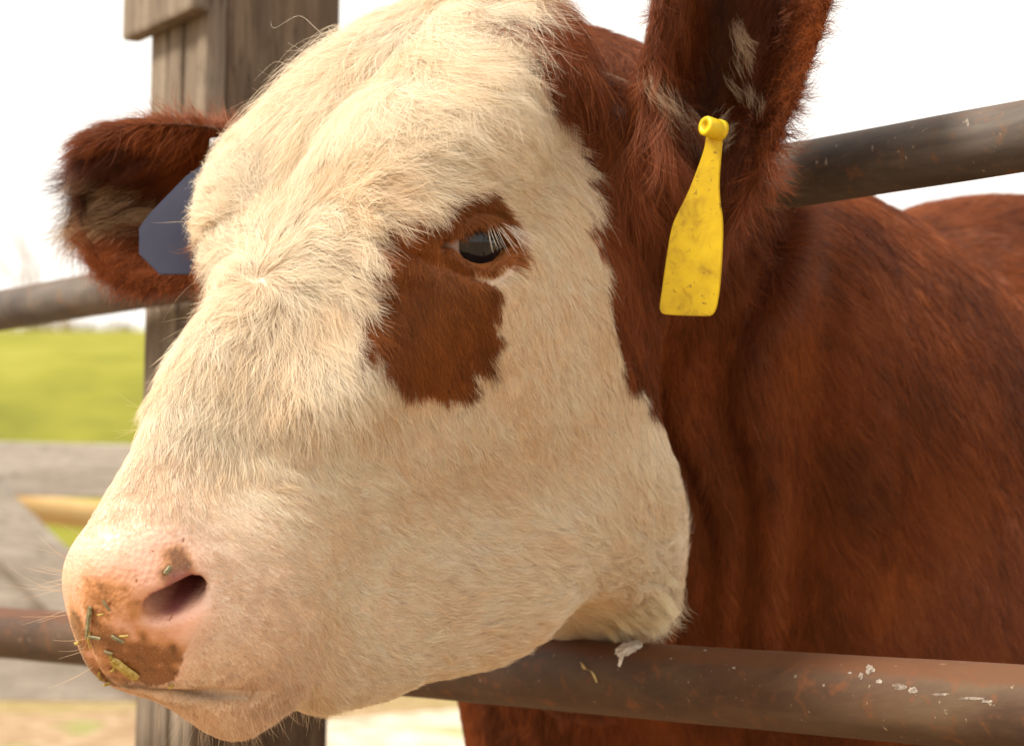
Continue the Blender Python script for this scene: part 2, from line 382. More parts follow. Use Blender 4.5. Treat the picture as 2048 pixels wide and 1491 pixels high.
# ================================================================= ground, hill
def build_ground():
    n=150;xs=np.concatenate([np.linspace(-600,-40,30),np.linspace(-38,38,90),np.linspace(40,600,30)])
    ys=np.concatenate([np.linspace(-60,30,70),np.linspace(31,160,60),np.linspace(170,1500,25)])
    X,Y=np.meshgrid(xs,ys,indexing='ij')
    P=np.stack([X,Y,0*X],-1).reshape(-1,3)
    Z=.03*noise3(P*[1,1,0],.35,3)+.012*noise3(P*[1,1,0],1.7,4)
    # pasture rises beyond the yard
    t=np.clip((P[:,1]-17-.06*P[:,0])/62,0,1);rise=7.6*(t*t*(3-2*t))**.9*(1-.12*np.clip(P[:,0]/60,-1,1))
    far=np.clip((P[:,1]-90)/60,0,1);Z+=rise*(1-far)+.35*noise3(P*[1,1,0],.03,9)*t
    P[:,2]=Z
    I=np.arange(len(P)).reshape(len(xs),len(ys))
    F=np.stack([I[:-1,:-1],I[1:,:-1],I[1:,1:],I[:-1,1:]],-1).reshape(-1,4)
    m=NT('ground_grass_and_dirt');v=m.coord()
    a=m.noise(.9,6,.6,v);b=m.noise(7,5,.65,v);c=m.noise(.12,4,.55,v)
    dirt=m.ramp(b,[(.3,(.16,.095,.05)),(.5,(.30,.20,.115)),(.72,(.46,.36,.25))])
    grass=m.ramp(m.mix(.55,a,c),[(.34,(.135,.135,.018)),(.5,(.195,.19,.022)),(.68,(.27,.255,.045))])
    sep=m.n('ShaderNodeSeparateXYZ');m.l(v,sep.inputs[0])
    # worn yard near the pen, pasture beyond
    mr=m.n('ShaderNodeMapRange');mr.inputs['From Min'].default_value=13.2;mr.inputs['From Max'].default_value=16.5
    ad=m.n('ShaderNodeMath');ad.operation='ADD';mu=m.n('ShaderNodeMath');mu.operation='MULTIPLY';m.l(a,mu.inputs[0]);mu.inputs[1].default_value=3
    m.l(sep.outputs['Y'],ad.inputs[0]);m.l(mu.outputs[0],ad.inputs[1]);m.l(ad.outputs[0],mr.inputs['Value'])
    tuft=m.ramp(m.noise(1.7,3,.5,v),[(.60,(0,0,0)),(.68,(1,1,1))])
    dirt=m.mix(tuft,dirt,(.20,.23,.06))
    m.bump(b,.5,.03)
    m.set(m.mix(mr.outputs['Result'],dirt,grass),.95,.1)
    o=link('ground',mesh_np('ground',P,F),m.m);tag(o,kind='structure')
    # pale gravel apron beyond the pen on the right
    m=NT('pale_gravel');v=m.coord();a=m.noise(6,5,.7,v);b=m.noise(1.5,3,.5,v)
    c=m.ramp(a,[(.3,(.22,.16,.10)),(.46,(.44,.37,.28)),(.66,(.62,.56,.47))]);c=m.mix(m.ramp(b,[(.55,(0,0,0)),(.66,(1,1,1))]),c,(.27,.29,.12))
    m.bump(a,.6,.03);m.set(c,.95,.1)
    g=np.array([at(560,1452,1),at(1100,1392,1)]);q=[]
    for px,py in ((300,1475),(1500,1360),(1900,1700),(300,1700)):
        r=ray(px,py);tt=-(CAM_H-.05)/r[2];q.append(CAM+r*tt)
    bm=bmesh.new();vs=[bm.verts.new(p) for p in q];bm.faces.new(vs[::-1]);bmesh.ops.subdivide_edges(bm,edges=bm.edges[:],cuts=12,use_grid_fill=True)
    o=link('gravel_path',mesh_bm('gravel_path',bm),m.m);tag(o,kind='structure')
build_ground()
# ================================================================= the pen: pipes and post
FDIR=np.array([-math.sin(math.atan((1024+2655)/F_PX)),math.cos(math.atan((1024+2655)/F_PX)),0.])   # along the fence, away
FNOR=np.array([-FDIR[1],FDIR[0],0.])                                                                # towards the cow's nose
def mat_pipe(name,base,rust,dark,hi,top):
    m=NT(name);v=m.coord((1,1,.35));v2=m.coord((1,1,1))
    a=m.noise(14,7,.68,v,.4);b=m.noise(70,4,.6,v2);c=m.noise(4,4,.55,v,.3);d=m.noise(160,2,.5,v2)
    col=m.ramp(a,[(.30,dark),(.48,base),(.66,hi)])
    col=m.mix(m.ramp(c,[(.50,(0,0,0)),(.68,(.7,.7,.7))]),col,rust)
    col=m.mix(m.ramp(b,[(.57,(0,0,0)),(.80,(1,1,1))]),col,tuple(k*1.5 for k in rust))
    col=m.mix(m.ramp(d,[(.70,(0,0,0)),(.76,(.7,.7,.7))]),col,(.34,.27,.19))
    # bare rust where hides rub along the top
    g=m.n('ShaderNodeNewGeometry');sz=m.n('ShaderNodeSeparateXYZ');m.l(g.outputs['Normal'],sz.inputs[0])
    ad=m.n('ShaderNodeMath');ad.operation='MULTIPLY_ADD';m.l(a,ad.inputs[0]);ad.inputs[1].default_value=.5;m.l(sz.outputs['Z'],ad.inputs[2])
    col=m.mix(m.ramp(ad.outputs[0],[(.80,(0,0,0)),(.99,(top,)*3)]),col,rust)
    m.bump(m.mix(.5,a,b),.35,.0015)
    return m.set(col,m.ramp(a,[(.3,(.50,)*3),(.7,(.72,)*3)]),.20,0)
def pipe(name,pa,pb,r,mat):
    pa=np.array(pa);pb=np.array(pb);ax=pb-pa;L=np.linalg.norm(ax);ax/=L
    q=Vector(ax).to_track_quat('Z','X');n=56;k=60;V=[];ph=np.linspace(0,2*math.pi,n,endpoint=False)
    for i in range(k+1):
        z=L*i/k;rr=r*(1+.004*math.sin(i*1.7)+.003*math.sin(i*.6+1))
        for a in ph: V.append((rr*math.cos(a),rr*math.sin(a),z))
    I=np.arange((k+1)*n).reshape(k+1,n);J=np.roll(I,-1,1)
    F=np.stack([I[:-1],J[:-1],J[1:],I[1:]],-1).reshape(-1,4)
    o=link(name,mesh_np(name,V,F),mat);o.location=pa;o.rotation_mode='QUATERNION';o.rotation_quaternion=q
    bpy.context.view_layer.update();return o
D_UP=.048
def fence_depth(px): return D_UP*F_PX/143*4703/(px+2655)
M_PIPE_U=mat_pipe('dark_worn_steel',(.090,.074,.064),(.12,.062,.034),(.036,.031,.030),(.165,.140,.118),.3)
M_PIPE_L=mat_pipe('rusty_brown_steel',(.070,.040,.025),(.115,.042,.016),(.024,.018,.015),(.112,.072,.043),.65)
LR=.0274
def pipe_pts(y0,y1,k=1.,x0=-300,x1=2600):
    f=lambda x:y0+(y1-y0)*x/2048
    return at(x0,f(x0),k*fence_depth(x0)),at(x1,f(x1),k*fence_depth(x1))
UA,UB=pipe_pts(621,272);LA,LB=pipe_pts(1264,1418,.915)
UPPER=pipe('upper_rail_pipe',UA,UB,D_UP/2,M_PIPE_U)
tag(UPPER,'dark steel pipe rail passing behind the ears, the upper of two','pipe rail','pipe rails of the pen')
LOWER=pipe('lower_rail_pipe',LA,LB,LR,M_PIPE_L)
tag(LOWER,'rusty brown pipe rail under the jaw with a white dropping on it','pipe rail','pipe rails of the pen')
def pipe_hit(P0,P1,r,px,py,lift=0):
    # front point of the pipe seen at that spot
    d=ray(px,py);d/=np.linalg.norm(d);ax=(P1-P0);ax/=np.linalg.norm(ax)
    o=CAM-P0;a=d-ax*(d@ax);b=o-ax*(o@ax);A=a@a;B=2*a@b;C=b@b-r*r;t=(-B-math.sqrt(max(B*B-4*A*C,0)))/(2*A)
    p=CAM+d*t;n=(p-P0)-ax*((p-P0)@ax);n/=np.linalg.norm(n);return p+n*lift,n,ax
def flat_patch(outline,P0,P1,r,lift,th=.0006):
    # a thin crust following the pipe: outline in photo spots
    c=np.mean(outline,0);bm=bmesh.new();rings=[]
    for s in (1,.66,.33):
        rings.append([bm.verts.new(pipe_hit(P0,P1,r,*(c+(np.array(q)-c)*s),lift+th*(1-s)*2.2)[0]) for q in outline])
    cc=bm.verts.new(pipe_hit(P0,P1,r,*c,lift+th*2)[0]);n=len(outline)
    for a,b in zip(rings[:-1],rings[1:]):
        for i in range(n): bm.faces.new((a[i],a[(i+1)%n],b[(i+1)%n],b[i]))
    for i in range(n): bm.faces.new((rings[-1][i],rings[-1][(i+1)%n],cc))
    base=[bm.verts.new(pipe_hit(P0,P1,r,*q,-.001)[0]) for q in outline]
    for i in range(n): bm.faces.new((base[i],base[(i+1)%n],rings[0][(i+1)%n],rings[0][i]))
    bmesh.ops.recalc_face_normals(bm,faces=bm.faces[:]);return bm
def rag(pts,sub=5,amp=2.2,seed=1):
    r=random.Random(seed);out=[]
    for a,b in zip(pts,pts[1:]+pts[:1]):
        for k in range(sub): 
            t=k/sub;out.append((a[0]+(b[0]-a[0])*t+r.uniform(-amp,amp),a[1]+(b[1]-a[1])*t+r.uniform(-amp,amp)))
    return out
m=NT('white_dropping');v=m.coord();m.bump(m.noise(400,4,.7,v),.8,.001)
M_DROP=m.set(m.ramp(m.noise(130,4,.7,v),[(.34,(.36,.17,.07)),(.44,(.60,.55,.48)),(.6,(.86,.84,.80))]),.85,.2)
bm=flat_patch(rag([(1232,1297),(1246,1286),(1262,1280),(1284,1284),(1284,1292),(1270,1303),(1258,1308),(1246,1312),(1241,1332),(1236,1330),(1238,1312),(1231,1308)],4,1.6,3),LA,LB,LR,.0003,.00015)
link('bird_dropping',mesh_bm('bird_dropping',bm),M_DROP,LOWER,False)
def scuff(cx,cy,w,h,seed,parent,P0,P1,r):
    rr=random.Random(seed);pts=[]
    for i in range(14):
        a=i/14*2*math.pi;k=rr.uniform(.55,1.1);pts.append((cx+w*k*math.cos(a),cy+h*k*math.sin(a)))
    return flat_patch(pts,P0,P1,r,.00025,.00005)
m=NT('grey_paint_scuff');v=m.coord()
M_SCUFF=m.set(m.ramp(m.noise(150,4,.7,v),[(.36,(.09,.06,.045)),(.52,(.24,.20,.165)),(.72,(.40,.345,.29))]),.8,.2)
for (x,y,w,h,s) in ((1066,1306,5,7,1),(1740,1338,10,12,2),(1722,1352,6,8,3),(1760,1362,8,6,4),(1800,1372,16,7,5),(1826,1380,10,8,6),(1880,1388,22,4,7),(1945,1396,30,4,8),(1975,1402,14,4,9),(1592,1352,4,4,10),(1342,1316,3,2,11),(1468,1335,4,3,12),(1236,1338,3,2,13),(1410,1300,3,2,15),(1700,1345,5,3,16)):
    link('paint_scuff',mesh_bm('paint_scuff',scuff(x,y,w,h,s,LOWER,LA,LB,LR)),M_SCUFF,LOWER,False)
for (x,y,w,h,s) in ((1652,323,3,9,1),(1634,325,3,4,2),(1745,297,3,7,3),(1776,285,2,8,4),(1935,246,4,9,5),(1790,276,2,3,6)):
    link('paint_scuff',mesh_bm('paint_scuff',scuff(x,y,w,h,s,UPPER,UA,UB,D_UP/2)),M_SCUFF,UPPER,False)
# grass seed stuck to the lower pipe
m=NT('dry_seed');M_SEED=m.set(m.ramp(m.noise(300,3,.6,m.coord()),[(.3,(.42,.31,.12)),(.7,(.62,.50,.24))]),.7,.3)
sd=empty('grass_seed',tuple(pipe_hit(LA,LB,LR,1178,1345,.001)[0]))
tag(sd,'two pale husks of dry grass seed stuck on the rusty lower pipe','seed')
def strip_along(pts,wid,lift,th=.0008):
    bm=bmesh.new();L=[];R=[];T=[]
    for (x,y),w in zip(pts,wid):
        p,n,ax=pipe_hit(LA,LB,LR,x,y,lift)
        i=pts.index((x,y));a=np.array(pts[max(i-1,0)]);b=np.array(pts[min(i+1,len(pts)-1)]);t=b-a;t=t/np.linalg.norm(t);s=np.array([-t[1],t[0]])*w
        L.append(bm.verts.new(pipe_hit(LA,LB,LR,x+s[0],y+s[1],lift)[0]));R.append(bm.verts.new(pipe_hit(LA,LB,LR,x-s[0],y-s[1],lift)[0]));T.append(bm.verts.new(p+n*th))
    for i in range(len(pts)-1):
        bm.faces.new((L[i],L[i+1],T[i+1],T[i]));bm.faces.new((T[i],T[i+1],R[i+1],R[i]))
    return bm
link('husk',mesh_bm('husk',strip_along([(1163,1324),(1167,1331),(1171,1336),(1174,1338)],[.6,3.2,3.0,.8],.0006,.0014)),M_SEED,sd)
link('husk',mesh_bm('husk',strip_along([(1184,1341),(1188,1348),(1192,1356),(1196,1364)],[.7,2.6,2.6,.4],.0006,.0014)),M_SEED,sd)
link('stalk',mesh_bm('stalk',strip_along([(1172,1337),(1179,1340),(1186,1343)],[.5,.5,.5],.0006,.0005)),M_SEED,sd)
# ---- the timber post behind the pipes
PD=2.40
po=at(440,745,PD);po[2]=0
PRX=np.array([.633,-.774,0]);PRX=np.array([math.cos(math.radians(-42)),math.sin(math.radians(-42)),0])  # along the right-hand face, going right and nearer... flipped below
XR=np.array([math.cos(math.radians(33)),math.sin(math.radians(33)),0]);XL=np.array([-math.sin(math.radians(33)),math.cos(math.radians(33)),0])
RP=np.stack([XR,XL,[0,0,1]],1)
post=empty('timber_post',tuple(po))
tag(post,'thick weathered timber post with boards nailed on one side, behind the head','post')
LEAN=Matrix(((1,0,.0015),(0,1,0),(0,0,1)))
def post_part(name,boxes,mat,bevel=.005):
    bm=bmesh.new()
    for lo,hi in boxes: box_bm(bm,lo,hi,RP,po,bevel)
    for v in bm.verts: v.co.x+=.012*(v.co.z-1.0)
    return link(name,mesh_bm(name,bm),mat,post,False)
w=.140;dp=.150
post_part('post_beam',[((0,.004,-.4),(w,dp,1.9))],M_POSTD,.008)
xs_=[.000,.028,.064,.104,.150]
for a,b in zip(xs_[:-1],xs_[1:]):
    dz=RNG.uniform(0,.05)
    post_part('batten',[((-.022-RNG.uniform(0,.004),a+.0015,-.4),(-.001,b-.0015,1.86+dz))],M_POST,.004)
ztop=at(350,22,PD)[2]
post_part('cap_board',[((-.050,-.012,ztop),(-.027,.175,ztop+.16))],M_POST,.006)
# ================================================================= yard fence behind
FD=6.0
def fz(py,d=FD): return float(at(0,py,d)[2])
fe=empty('board_fence',(float(at(-400,900,FD)[0]),FD,0))
tag(fe,'weathered grey board fence with a diagonal brace, left behind the nose','fence')
def fboard(name,x0,x1,y0,y1,d,tilt=0,th=.03):
    a=at(x0,y0,d);b=at(x1,y0,d);bm=bmesh.new();box_bm(bm,(0,0,fz(y1,d)),(b[0]-a[0],th,fz(y0,d)),None,None,.006)
    for v in bm.verts: v.co=(v.co.x+a[0],v.co.y+a[1],v.co.z+tilt*v.co.x+.01*math.sin(v.co.x*5+y0))
    return link(name,mesh_bm(name,bm),M_BOARD,fe,False)
fboard('fence_board',-900,330,868,976,FD,-.02)
fboard('fence_board',-900,330,1098,1222,FD)
fboard('fence_board',-900,330,1296,1400,FD,.0)
bm=bmesh.new()
box_bm(bm,(-.75,-.036,-.075),(.62,-.004,.075),None,None,.006)
ca,sa=math.cos(math.radians(-44)),math.sin(math.radians(-44));c0=at(22,1062,FD)
for v in bm.verts: v.co=(c0[0]+ca*v.co.x-sa*v.co.z,c0[1]+v.co.y,c0[2]+sa*v.co.x+ca*v.co.z)
link('brace_board',mesh_bm('brace_board',bm),M_BOARD,fe,False)
for x in (-420,-880):
    bm=bmesh.new();p=at(x,900,FD+.08);box_bm(bm,(p[0]-.06,p[1]-.045,-.3),(p[0]+.06,p[1]+.06,1.3),None,None,.01);link('fence_post',mesh_bm('fence_post',bm),M_BOARD,fe,False)
# a yellowish pole lying across farther back
m=NT('bleached_pole');v=m.coord((1,1,.3))
M_POLE=m.set(m.ramp(m.noise(6,5,.6,v),[(.3,(.38,.23,.08)),(.55,(.58,.42,.20)),(.75,(.72,.62,.42))]),.75,.25)
q=pipe('log_rail',at(-500,955,7.4),at(700,1085,7.9),.047,M_POLE);tag(q,'pale yellowish round pole rail behind the grey board fence','rail')
# ================================================================= bare trees and brush on the rise
def branchy(bm,p,d,ln,r,depth,rng):
    n=5;pts=[np.array(p,float)];dd=np.array(d,float)
    for i in range(n):
        dd=dd+rng.normal(size=3)*.10;dd/=np.linalg.norm(dd);pts.append(pts[-1]+dd*ln/n)
    ring=None
    for i,q in enumerate(pts):
        rr=r*(1-.6*i/n);t=dd;u=np.cross(t,[.3,.7,.2]);u/=np.linalg.norm(u);w=np.cross(t,u)
        new=[bm.verts.new(q+rr*(u*math.cos(a)+w*math.sin(a))) for a in (0,1.57,3.14,4.71)]
        if ring: 
            for k in range(4): bm.faces.new((ring[k],ring[(k+1)%4],new[(k+1)%4],new[k]))
        ring=new
    if depth>0:
        for i in range(2,n+1):
            for _ in range(2 if i<n else 3):
                nd=dd*.9+rng.normal(size=3)*[.55,.55,.25]+[0,0,.25];nd/=np.linalg.norm(nd)
                branchy(bm,pts[i],nd,ln*rng.uniform(.42,.62),r*.42*(1-.3*i/n)+.004,depth-1,rng)
m=NT('bare_bark');M_BARK=m.set(m.ramp(m.noise(5,4,.6,m.coord()),[(.3,(.36,.25,.18)),(.7,(.52,.40,.30))]),.9,.1)
def hill_z(x,y):
    t=min(max((y-17-.06*x)/62,0),1);return 7.6*(t*t*(3-2*t))**.9*(1-.12*min(max(x/60,-1),1))
TREES=[(84,78,4.4,.10,(-.25,0,1),'taller bare tree on the rise, leaning left, above the left pipe'),(116,80,3.2,.07,(.06,0,1),'thin bare sapling on the rise just right of the taller bare tree')]
for i,(px,d,h,r,dr,lb) in enumerate(TREES):
    rng=np.random.default_rng(20+i);b=at(px,640,d);b[2]=hill_z(b[0],b[1])-.3
    t=empty('bare_tree',tuple(b));tag(t,lb,'tree','bare trees on the rise')
    bm=bmesh.new();branchy(bm,b,dr,h*.62,r,0,rng);link('trunk',mesh_bm('trunk',bm),M_BARK,t)
    bm=bmesh.new()
    for k in range(7):
        f=rng.uniform(.25,.95);s=b+np.array(dr)/np.linalg.norm(dr)*h*.62*f
        nd=np.array(dr)+rng.normal(size=3)*[.5,.5,.2];nd/=np.linalg.norm(nd);branchy(bm,s,nd,h*rng.uniform(.3,.5),r*.33,1,rng)
    link('crown',mesh_bm('crown',bm),M_BARK,t)
m=NT('dry_brush');M_BRUSH=m.set(m.ramp(m.noise(2,3,.6,m.coord()),[(.3,(.20,.15,.09)),(.7,(.36,.29,.18))]),.95,.05)
bm=bmesh.new();rng=np.random.default_rng(5)
for k in range(2600):
    x=rng.uniform(-30,12);y=76+rng.normal()*2.5;z=hill_z(x,y);h=rng.uniform(.2,.55)*(1+.6*math.sin(x*.7)+.3*math.sin(x*2.3))
    if h<.12: continue
    a=rng.uniform(0,6.28);w_=rng.uniform(.02,.06);dx,dy=rng.normal(size=2)*.15
    vs=[bm.verts.new((x+w_*math.cos(a),y+w_*math.sin(a),z-.1)),bm.verts.new((x-w_*math.cos(a),y-w_*math.sin(a),z-.1)),bm.verts.new((x+dx,y+dy,z+h))];bm.faces.new(vs)
tag(link('dry_brush',mesh_bm('dry_brush',bm),M_BRUSH,None,False),'strip of dry brown brush along the crest of the pasture','brush',kind='stuff')
# ================================================================= the cow: one continuous body
def warp(p):
    out=np.array(p,float)
    for r in WARP: out=out+np.exp(-((p-r[:3])**2).sum(-1)/(2*WSIG**2))[...,None]*r[3:]
    return out
_c=np.array([w2h(wl(SHO,e,l,u)) for e in (-.6,1.85) for l in (-.45,.45) for u in (-1.02,.45)])
_lo=_c.min(0)-.02;_hi=_c.max(0)+.02
FINE=.0030; DENS=1.0
V0,FQ=surface_nets(cow_sdf,axis(_lo[0],-.36,.36,max(_hi[0],.4),FINE),axis(_lo[1],-.34,.26,_hi[1],FINE),axis(_lo[2],-.43,.1,max(_hi[2],.3),FINE))
V0=smooth(V0,FQ,1)
VH=warp(V0);VW=h2w(VH);NW=vnormals(VW,FQ)
TRI=np.concatenate([FQ[:,[0,1,2]],FQ[:,[0,2,3]]])
BVH=BVHTree.FromPolygons(VW.tolist(),FQ.tolist())
def hit(px,py):
    d=ray(px,py);d=d/np.linalg.norm(d);r=BVH.ray_cast(Vector(CAM),Vector(d))
    if r[0] is None: return None
    return np.array(r[0]),np.array(r[1]),d
def inpoly(x,y,poly):
    c=np.zeros(len(x),bool);n=len(poly)
    for i in range(n):
        (x1,y1),(x2,y2)=poly[i],poly[i-1]
        k=((y1>y)!=(y2>y))&(x<(x2-x1)*(y-y1)/((y2-y1)+1e-12)+x1);c^=k
    return c
# ---- where the coat is white, red, or bare skin: outlines found on the animal itself
def on_head(pts):
    out=[]
    for q in pts:
        h=hit(*q)
        if h is not None: out.append(w2h(h[0]))
    return np.array(out)
PATCH=on_head([(966,362),(913,382),(878,392),(835,412),(778,446),(748,478),(726,510),(714,548),(716,590),(716,640),(722,686),(742,716),(778,744),(814,768),(848,784),(880,792),(908,790),(933,775),(950,752),(958,730),(978,715),(994,672),(990,635),(997,595),(980,572),(955,560),(950,545),(985,548),(1024,522),(1036,497),(1026,440),(1002,417),(985,395)])[:,[0,2]]
EDGE=on_head([(985,5),(1003,61),(1036,117),(1068,188),(1116,222),(1134,263),(1169,329),(1183,404),(1192,470),(1211,540),(1216,634),(1229,715)])
EDGE_Z=np.concatenate([[-.60,-.44,-.30,-.245],EDGE[::-1,2]]);EDGE_X=np.concatenate([[-.135,-.135,-.135,-.105],EDGE[::-1,0]])
o_=np.argsort(EDGE_Z);EDGE_Z=EDGE_Z[o_];EDGE_X=EDGE_X[o_]
NOSE3=on_head([(122,1095),(200,1074),(270,1068),(330,1070),(375,1076),(396,1120),(408,1165),(412,1215),(400,1265),(372,1310),(348,1358),(278,1366),(205,1364),(172,1345)])
def theta(h): return np.arctan2(np.abs(h[:,1]),h[:,0]-.215)
NOSE=np.stack([theta(NOSE3),NOSE3[:,2]],1)
NOSE[0,0]=-.1;NOSE=np.concatenate([NOSE,[[-.1,NOSE[-1,1]-.01]]])
EYEW=warp(EYE_C[None])[0]
def zones(h,j=0.0):
    # 0 white, 1 red, 2 red patch round the eye, 3 bare nose
    n=noise3(h,38,11,2)*.006+noise3(h,160,12,1)*.0025*(1 if j else .6)
    z=np.zeros(len(h),int)
    ed=np.interp(h[:,2]+n,EDGE_Z,EDGE_X)
    ed=ed-.14*np.clip((.062-np.abs(h[:,1]))/.03,0,1)*np.clip((h[:,2]+.10)/.05,0,1)
    z[h[:,0]+n*1.2<ed]=1
    z[(h[:,2]<-.455+n*1.5)&(h[:,0]<.12)]=1
    fro=(h[:,2]>-.30)|(h[:,0]<-.2)
    pa=inpoly(h[:,0]+n*.7,h[:,2]+n*.7,PATCH)&(np.abs(h[:,1])>.03)
    z[pa&(z==0)]=2
    no=inpoly(theta(h)+n,h[:,2]+n*.5,NOSE)&(h[:,0]>.215)&(h[:,2]>-.23)
    z[no]=3
    return z
def in_ear(v0): return np.minimum(ear_sdf(v0.astype(np.float32),EAR_L,.140,.045,1.7),ear_sdf(v0.astype(np.float32),EAR_R,.096,.056))<.006
ZV=zones(VH);ZV[in_ear(V0)]=1
# brisket: a white fold low on the chest
wz=VW;bris=np.linalg.norm((VW-at(1205,1432,1.96))*[1,1,1.2],axis=1)<.035
# ---- colours of the skin below the hair
SK=np.array([[.68,.54,.42],[.075,.025,.012],[.18,.055,.016],[.74,.42,.31]])
nzs=smooth((ZV==3)[:,None].astype(float)*np.ones((1,3)),FQ,26,.7)[:,0]
S4=SK[np.where(ZV==3,0,ZV)];col=(S4*(1-nzs[:,None])+SK[3]*nzs[:,None])*(1+.10*noise3(VH,40,21)[:,None])
nz=ZV==3
nb=noise3(VH,30,31);nb2=noise3(VH,90,32)
# stains of feed round the lip and under the nostril
hn=np.stack([VH[:,0],np.abs(VH[:,1]),VH[:,2]],1)
st=np.zeros(len(VH))
for (x,y,r_,k) in ((200,1228,.013,.8),(232,1285,.013,.95),(290,1318,.012,.9),(250,1345,.013,1.1),(190,1325,.013,1.),(362,1120,.006,1.1),(346,1142,.005,.9),(325,1345,.009,1.),(152,1258,.011,.75),(222,1200,.010,.5),(160,1205,.009,.45),(165,1300,.010,.8),(300,1365,.010,1.1),(212,1365,.010,1.1),(262,1300,.014,.9),(175,1290,.012,.9),(270,1345,.012,1.1),(240,1240,.012,.6),(335,1320,.010,.8)):
    h=hit(x,y)
    if h is None: continue
    st=np.maximum(st,k*np.exp(-((VW-h[0])**2).sum(1)/(2*r_**2)))
st=np.clip(st*(1+.55*nb+.35*nb2),0,1)*nz
st=np.clip(st*1.45,0,1);so=np.clip(st*2,0,1)[:,None];sd_=np.clip(st*1.7-.75,0,1)[:,None];col=col*(1-.72*so)+np.array([.46,.185,.030])*.72*so;col=col*(1-.85*sd_)+np.array([.16,.055,.012])*.85*sd_
dk=np.clip((nb2+.6*nb-.35)*2,0,1)*np.clip(st*1.8-.4,0,1)*nz
col=col*(1-dk[:,None]*.6)+np.array([.12,.05,.015])*dk[:,None]*.6
tp=np.clip(nb2*1.6-.5,0,1)*nz*np.clip((VH[:,2]+.10)/.03,0,1)
col=col*(1-.35*tp[:,None])+np.array([.42,.22,.09])*.35*tp[:,None]
# inside of the nostrils and of the ears
NC=on_head([(330,1187)])[0];NC[1]=abs(NC[1])
q0=np.stack([V0[:,0],np.abs(V0[:,1]),V0[:,2]],1).astype(np.float32)
nin=np.clip(1-(np.minimum(cone(q0,(.283,.050,-.117),(.218,.022,-.116),.0115,.0125),cone(q0,(.270,.056,-.112),(.208,.022,-.114),.011,.012))-.0010)/.004,0,1)[:,None]
col=col*(1-nin)+np.array([.30,.105,.10])*nin
deep=np.clip((np.linalg.norm(hn-(NC-[.02,.020,.0]),axis=1)<.024)*1.0,0,1)*0
ek=np.exp(-((VH-EYEW)**2).sum(1)/(2*.020**2))
col=col*(1-.45*ek[:,None]*(ZV==2)[:,None])+np.array([.30,.105,.035])*(.45*ek*(ZV==2))[:,None]
col[bris]=SK[0]
rim=np.clip((EYE_R+.0065-np.linalg.norm(hn-EYEW,axis=1))/.004,0,1)[:,None];col=col*(1-.75*rim)+np.array([.070,.028,.018])*.75*rim
# dark line of the lips
MOU=on_head([(136,1236),(150,1300),(169,1347),(205,1370),(240,1371),(278,1371),(343,1377),(423,1390),(500,1393),(574,1393)]);MOU[:,1]=np.abs(MOU[:,1])
def mouth_d(h): 
    q=np.stack([h[:,0],np.abs(h[:,1]),h[:,2]],1).astype(np.float32);m_=np.full(len(h),9.,np.float32)
    for a_,b_ in zip(MOU[:-1],MOU[1:]): m_=np.minimum(m_,cone(q,a_,b_,0,0))
    return m_
lm=(np.exp(-(mouth_d(VH)/.0045)**2)*np.clip((VH[:,0]-.24)/.05,0,1))[:,None];col=col*(1-.85*lm)+np.array([.055,.025,.012])*.85*lm
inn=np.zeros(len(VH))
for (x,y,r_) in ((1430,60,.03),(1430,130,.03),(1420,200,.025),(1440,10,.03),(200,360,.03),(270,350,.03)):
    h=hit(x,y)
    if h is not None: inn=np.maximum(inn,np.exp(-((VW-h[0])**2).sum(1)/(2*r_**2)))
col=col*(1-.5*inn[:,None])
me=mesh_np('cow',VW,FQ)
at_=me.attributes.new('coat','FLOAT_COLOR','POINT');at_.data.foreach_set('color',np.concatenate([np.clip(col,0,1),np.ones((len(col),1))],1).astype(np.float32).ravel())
wet=np.where(nz,1.,0.)
aw=me.attributes.new('bare','FLOAT','POINT');aw.data.foreach_set('value',wet.astype(np.float32))
m=NT('cow_skin');a=m.n('ShaderNodeAttribute');a.attribute_name='coat';b=m.n('ShaderNodeAttribute');b.attribute_name='bare'
v=m.coord();n1=m.noise(260,4,.6,v);vo=m.n('ShaderNodeTexVoronoi');vo.inputs['Scale'].default_value=330;m.l(v,vo.inputs['Vector'])
m.bump(m.mix(.5,n1,vo.outputs['Distance']),.5,.0016)
spots=m.ramp(m.noise(170,3,.6,v),[(.66,(1,1,1)),(.72,(.50,.36,.25))])
c=m.mix(b.outputs['Fac'],a.outputs['Color'],m.mix(1,a.outputs['Color'],spots,'MULTIPLY'))
m.set(c,m.ramp(b.outputs['Fac'],[(0,(.75,)*3),(1,(.27,)*3)]),.5)
m.b.inputs['Subsurface Weight'].default_value=.12;m.b.inputs['Subsurface Radius'].default_value=(.012,.005,.003)
COW=link('cow',me,m.m)
tag(COW,'red brown cow with a white face, brown eye patch and head through the pipes','cow')
# ---- eyes
def eyeball(side):
    c=EYEW*[1,side,1];bm=bmesh.new();bmesh.ops.create_uvsphere(bm,u_segments=64,v_segments=48,radius=EYE_R)
    for v_ in bm.verts:
        k=max(0,(v_.co.z/EYE_R-.80)/.20);v_.co.z+=.0022*k*k*(3-2*k)      # cornea
    o=link('eyeball',mesh_bm('eyeball',bm),M_EYE,None)
    cw=h2w(c)
    if side>0:
        d=ray(973,489);d/=np.linalg.norm(d);oc=CAM-cw;B=oc@d;C_=oc@oc-EYE_R**2;disc=B*B-C_
        g=(CAM+d*(-B-math.sqrt(max(disc,0)))-cw) if disc>0 else HEAD_R@EYE_N
    else: g=HEAD_R@(EYE_N*[1,-1,1])
    o.location=cw;o.rotation_mode='QUATERNION';o.rotation_quaternion=Vector(g).to_track_quat('Z','Y')
    bpy.context.view_layer.update();mw=o.matrix_world.copy();o.parent=COW;o.matrix_world=mw
    return o
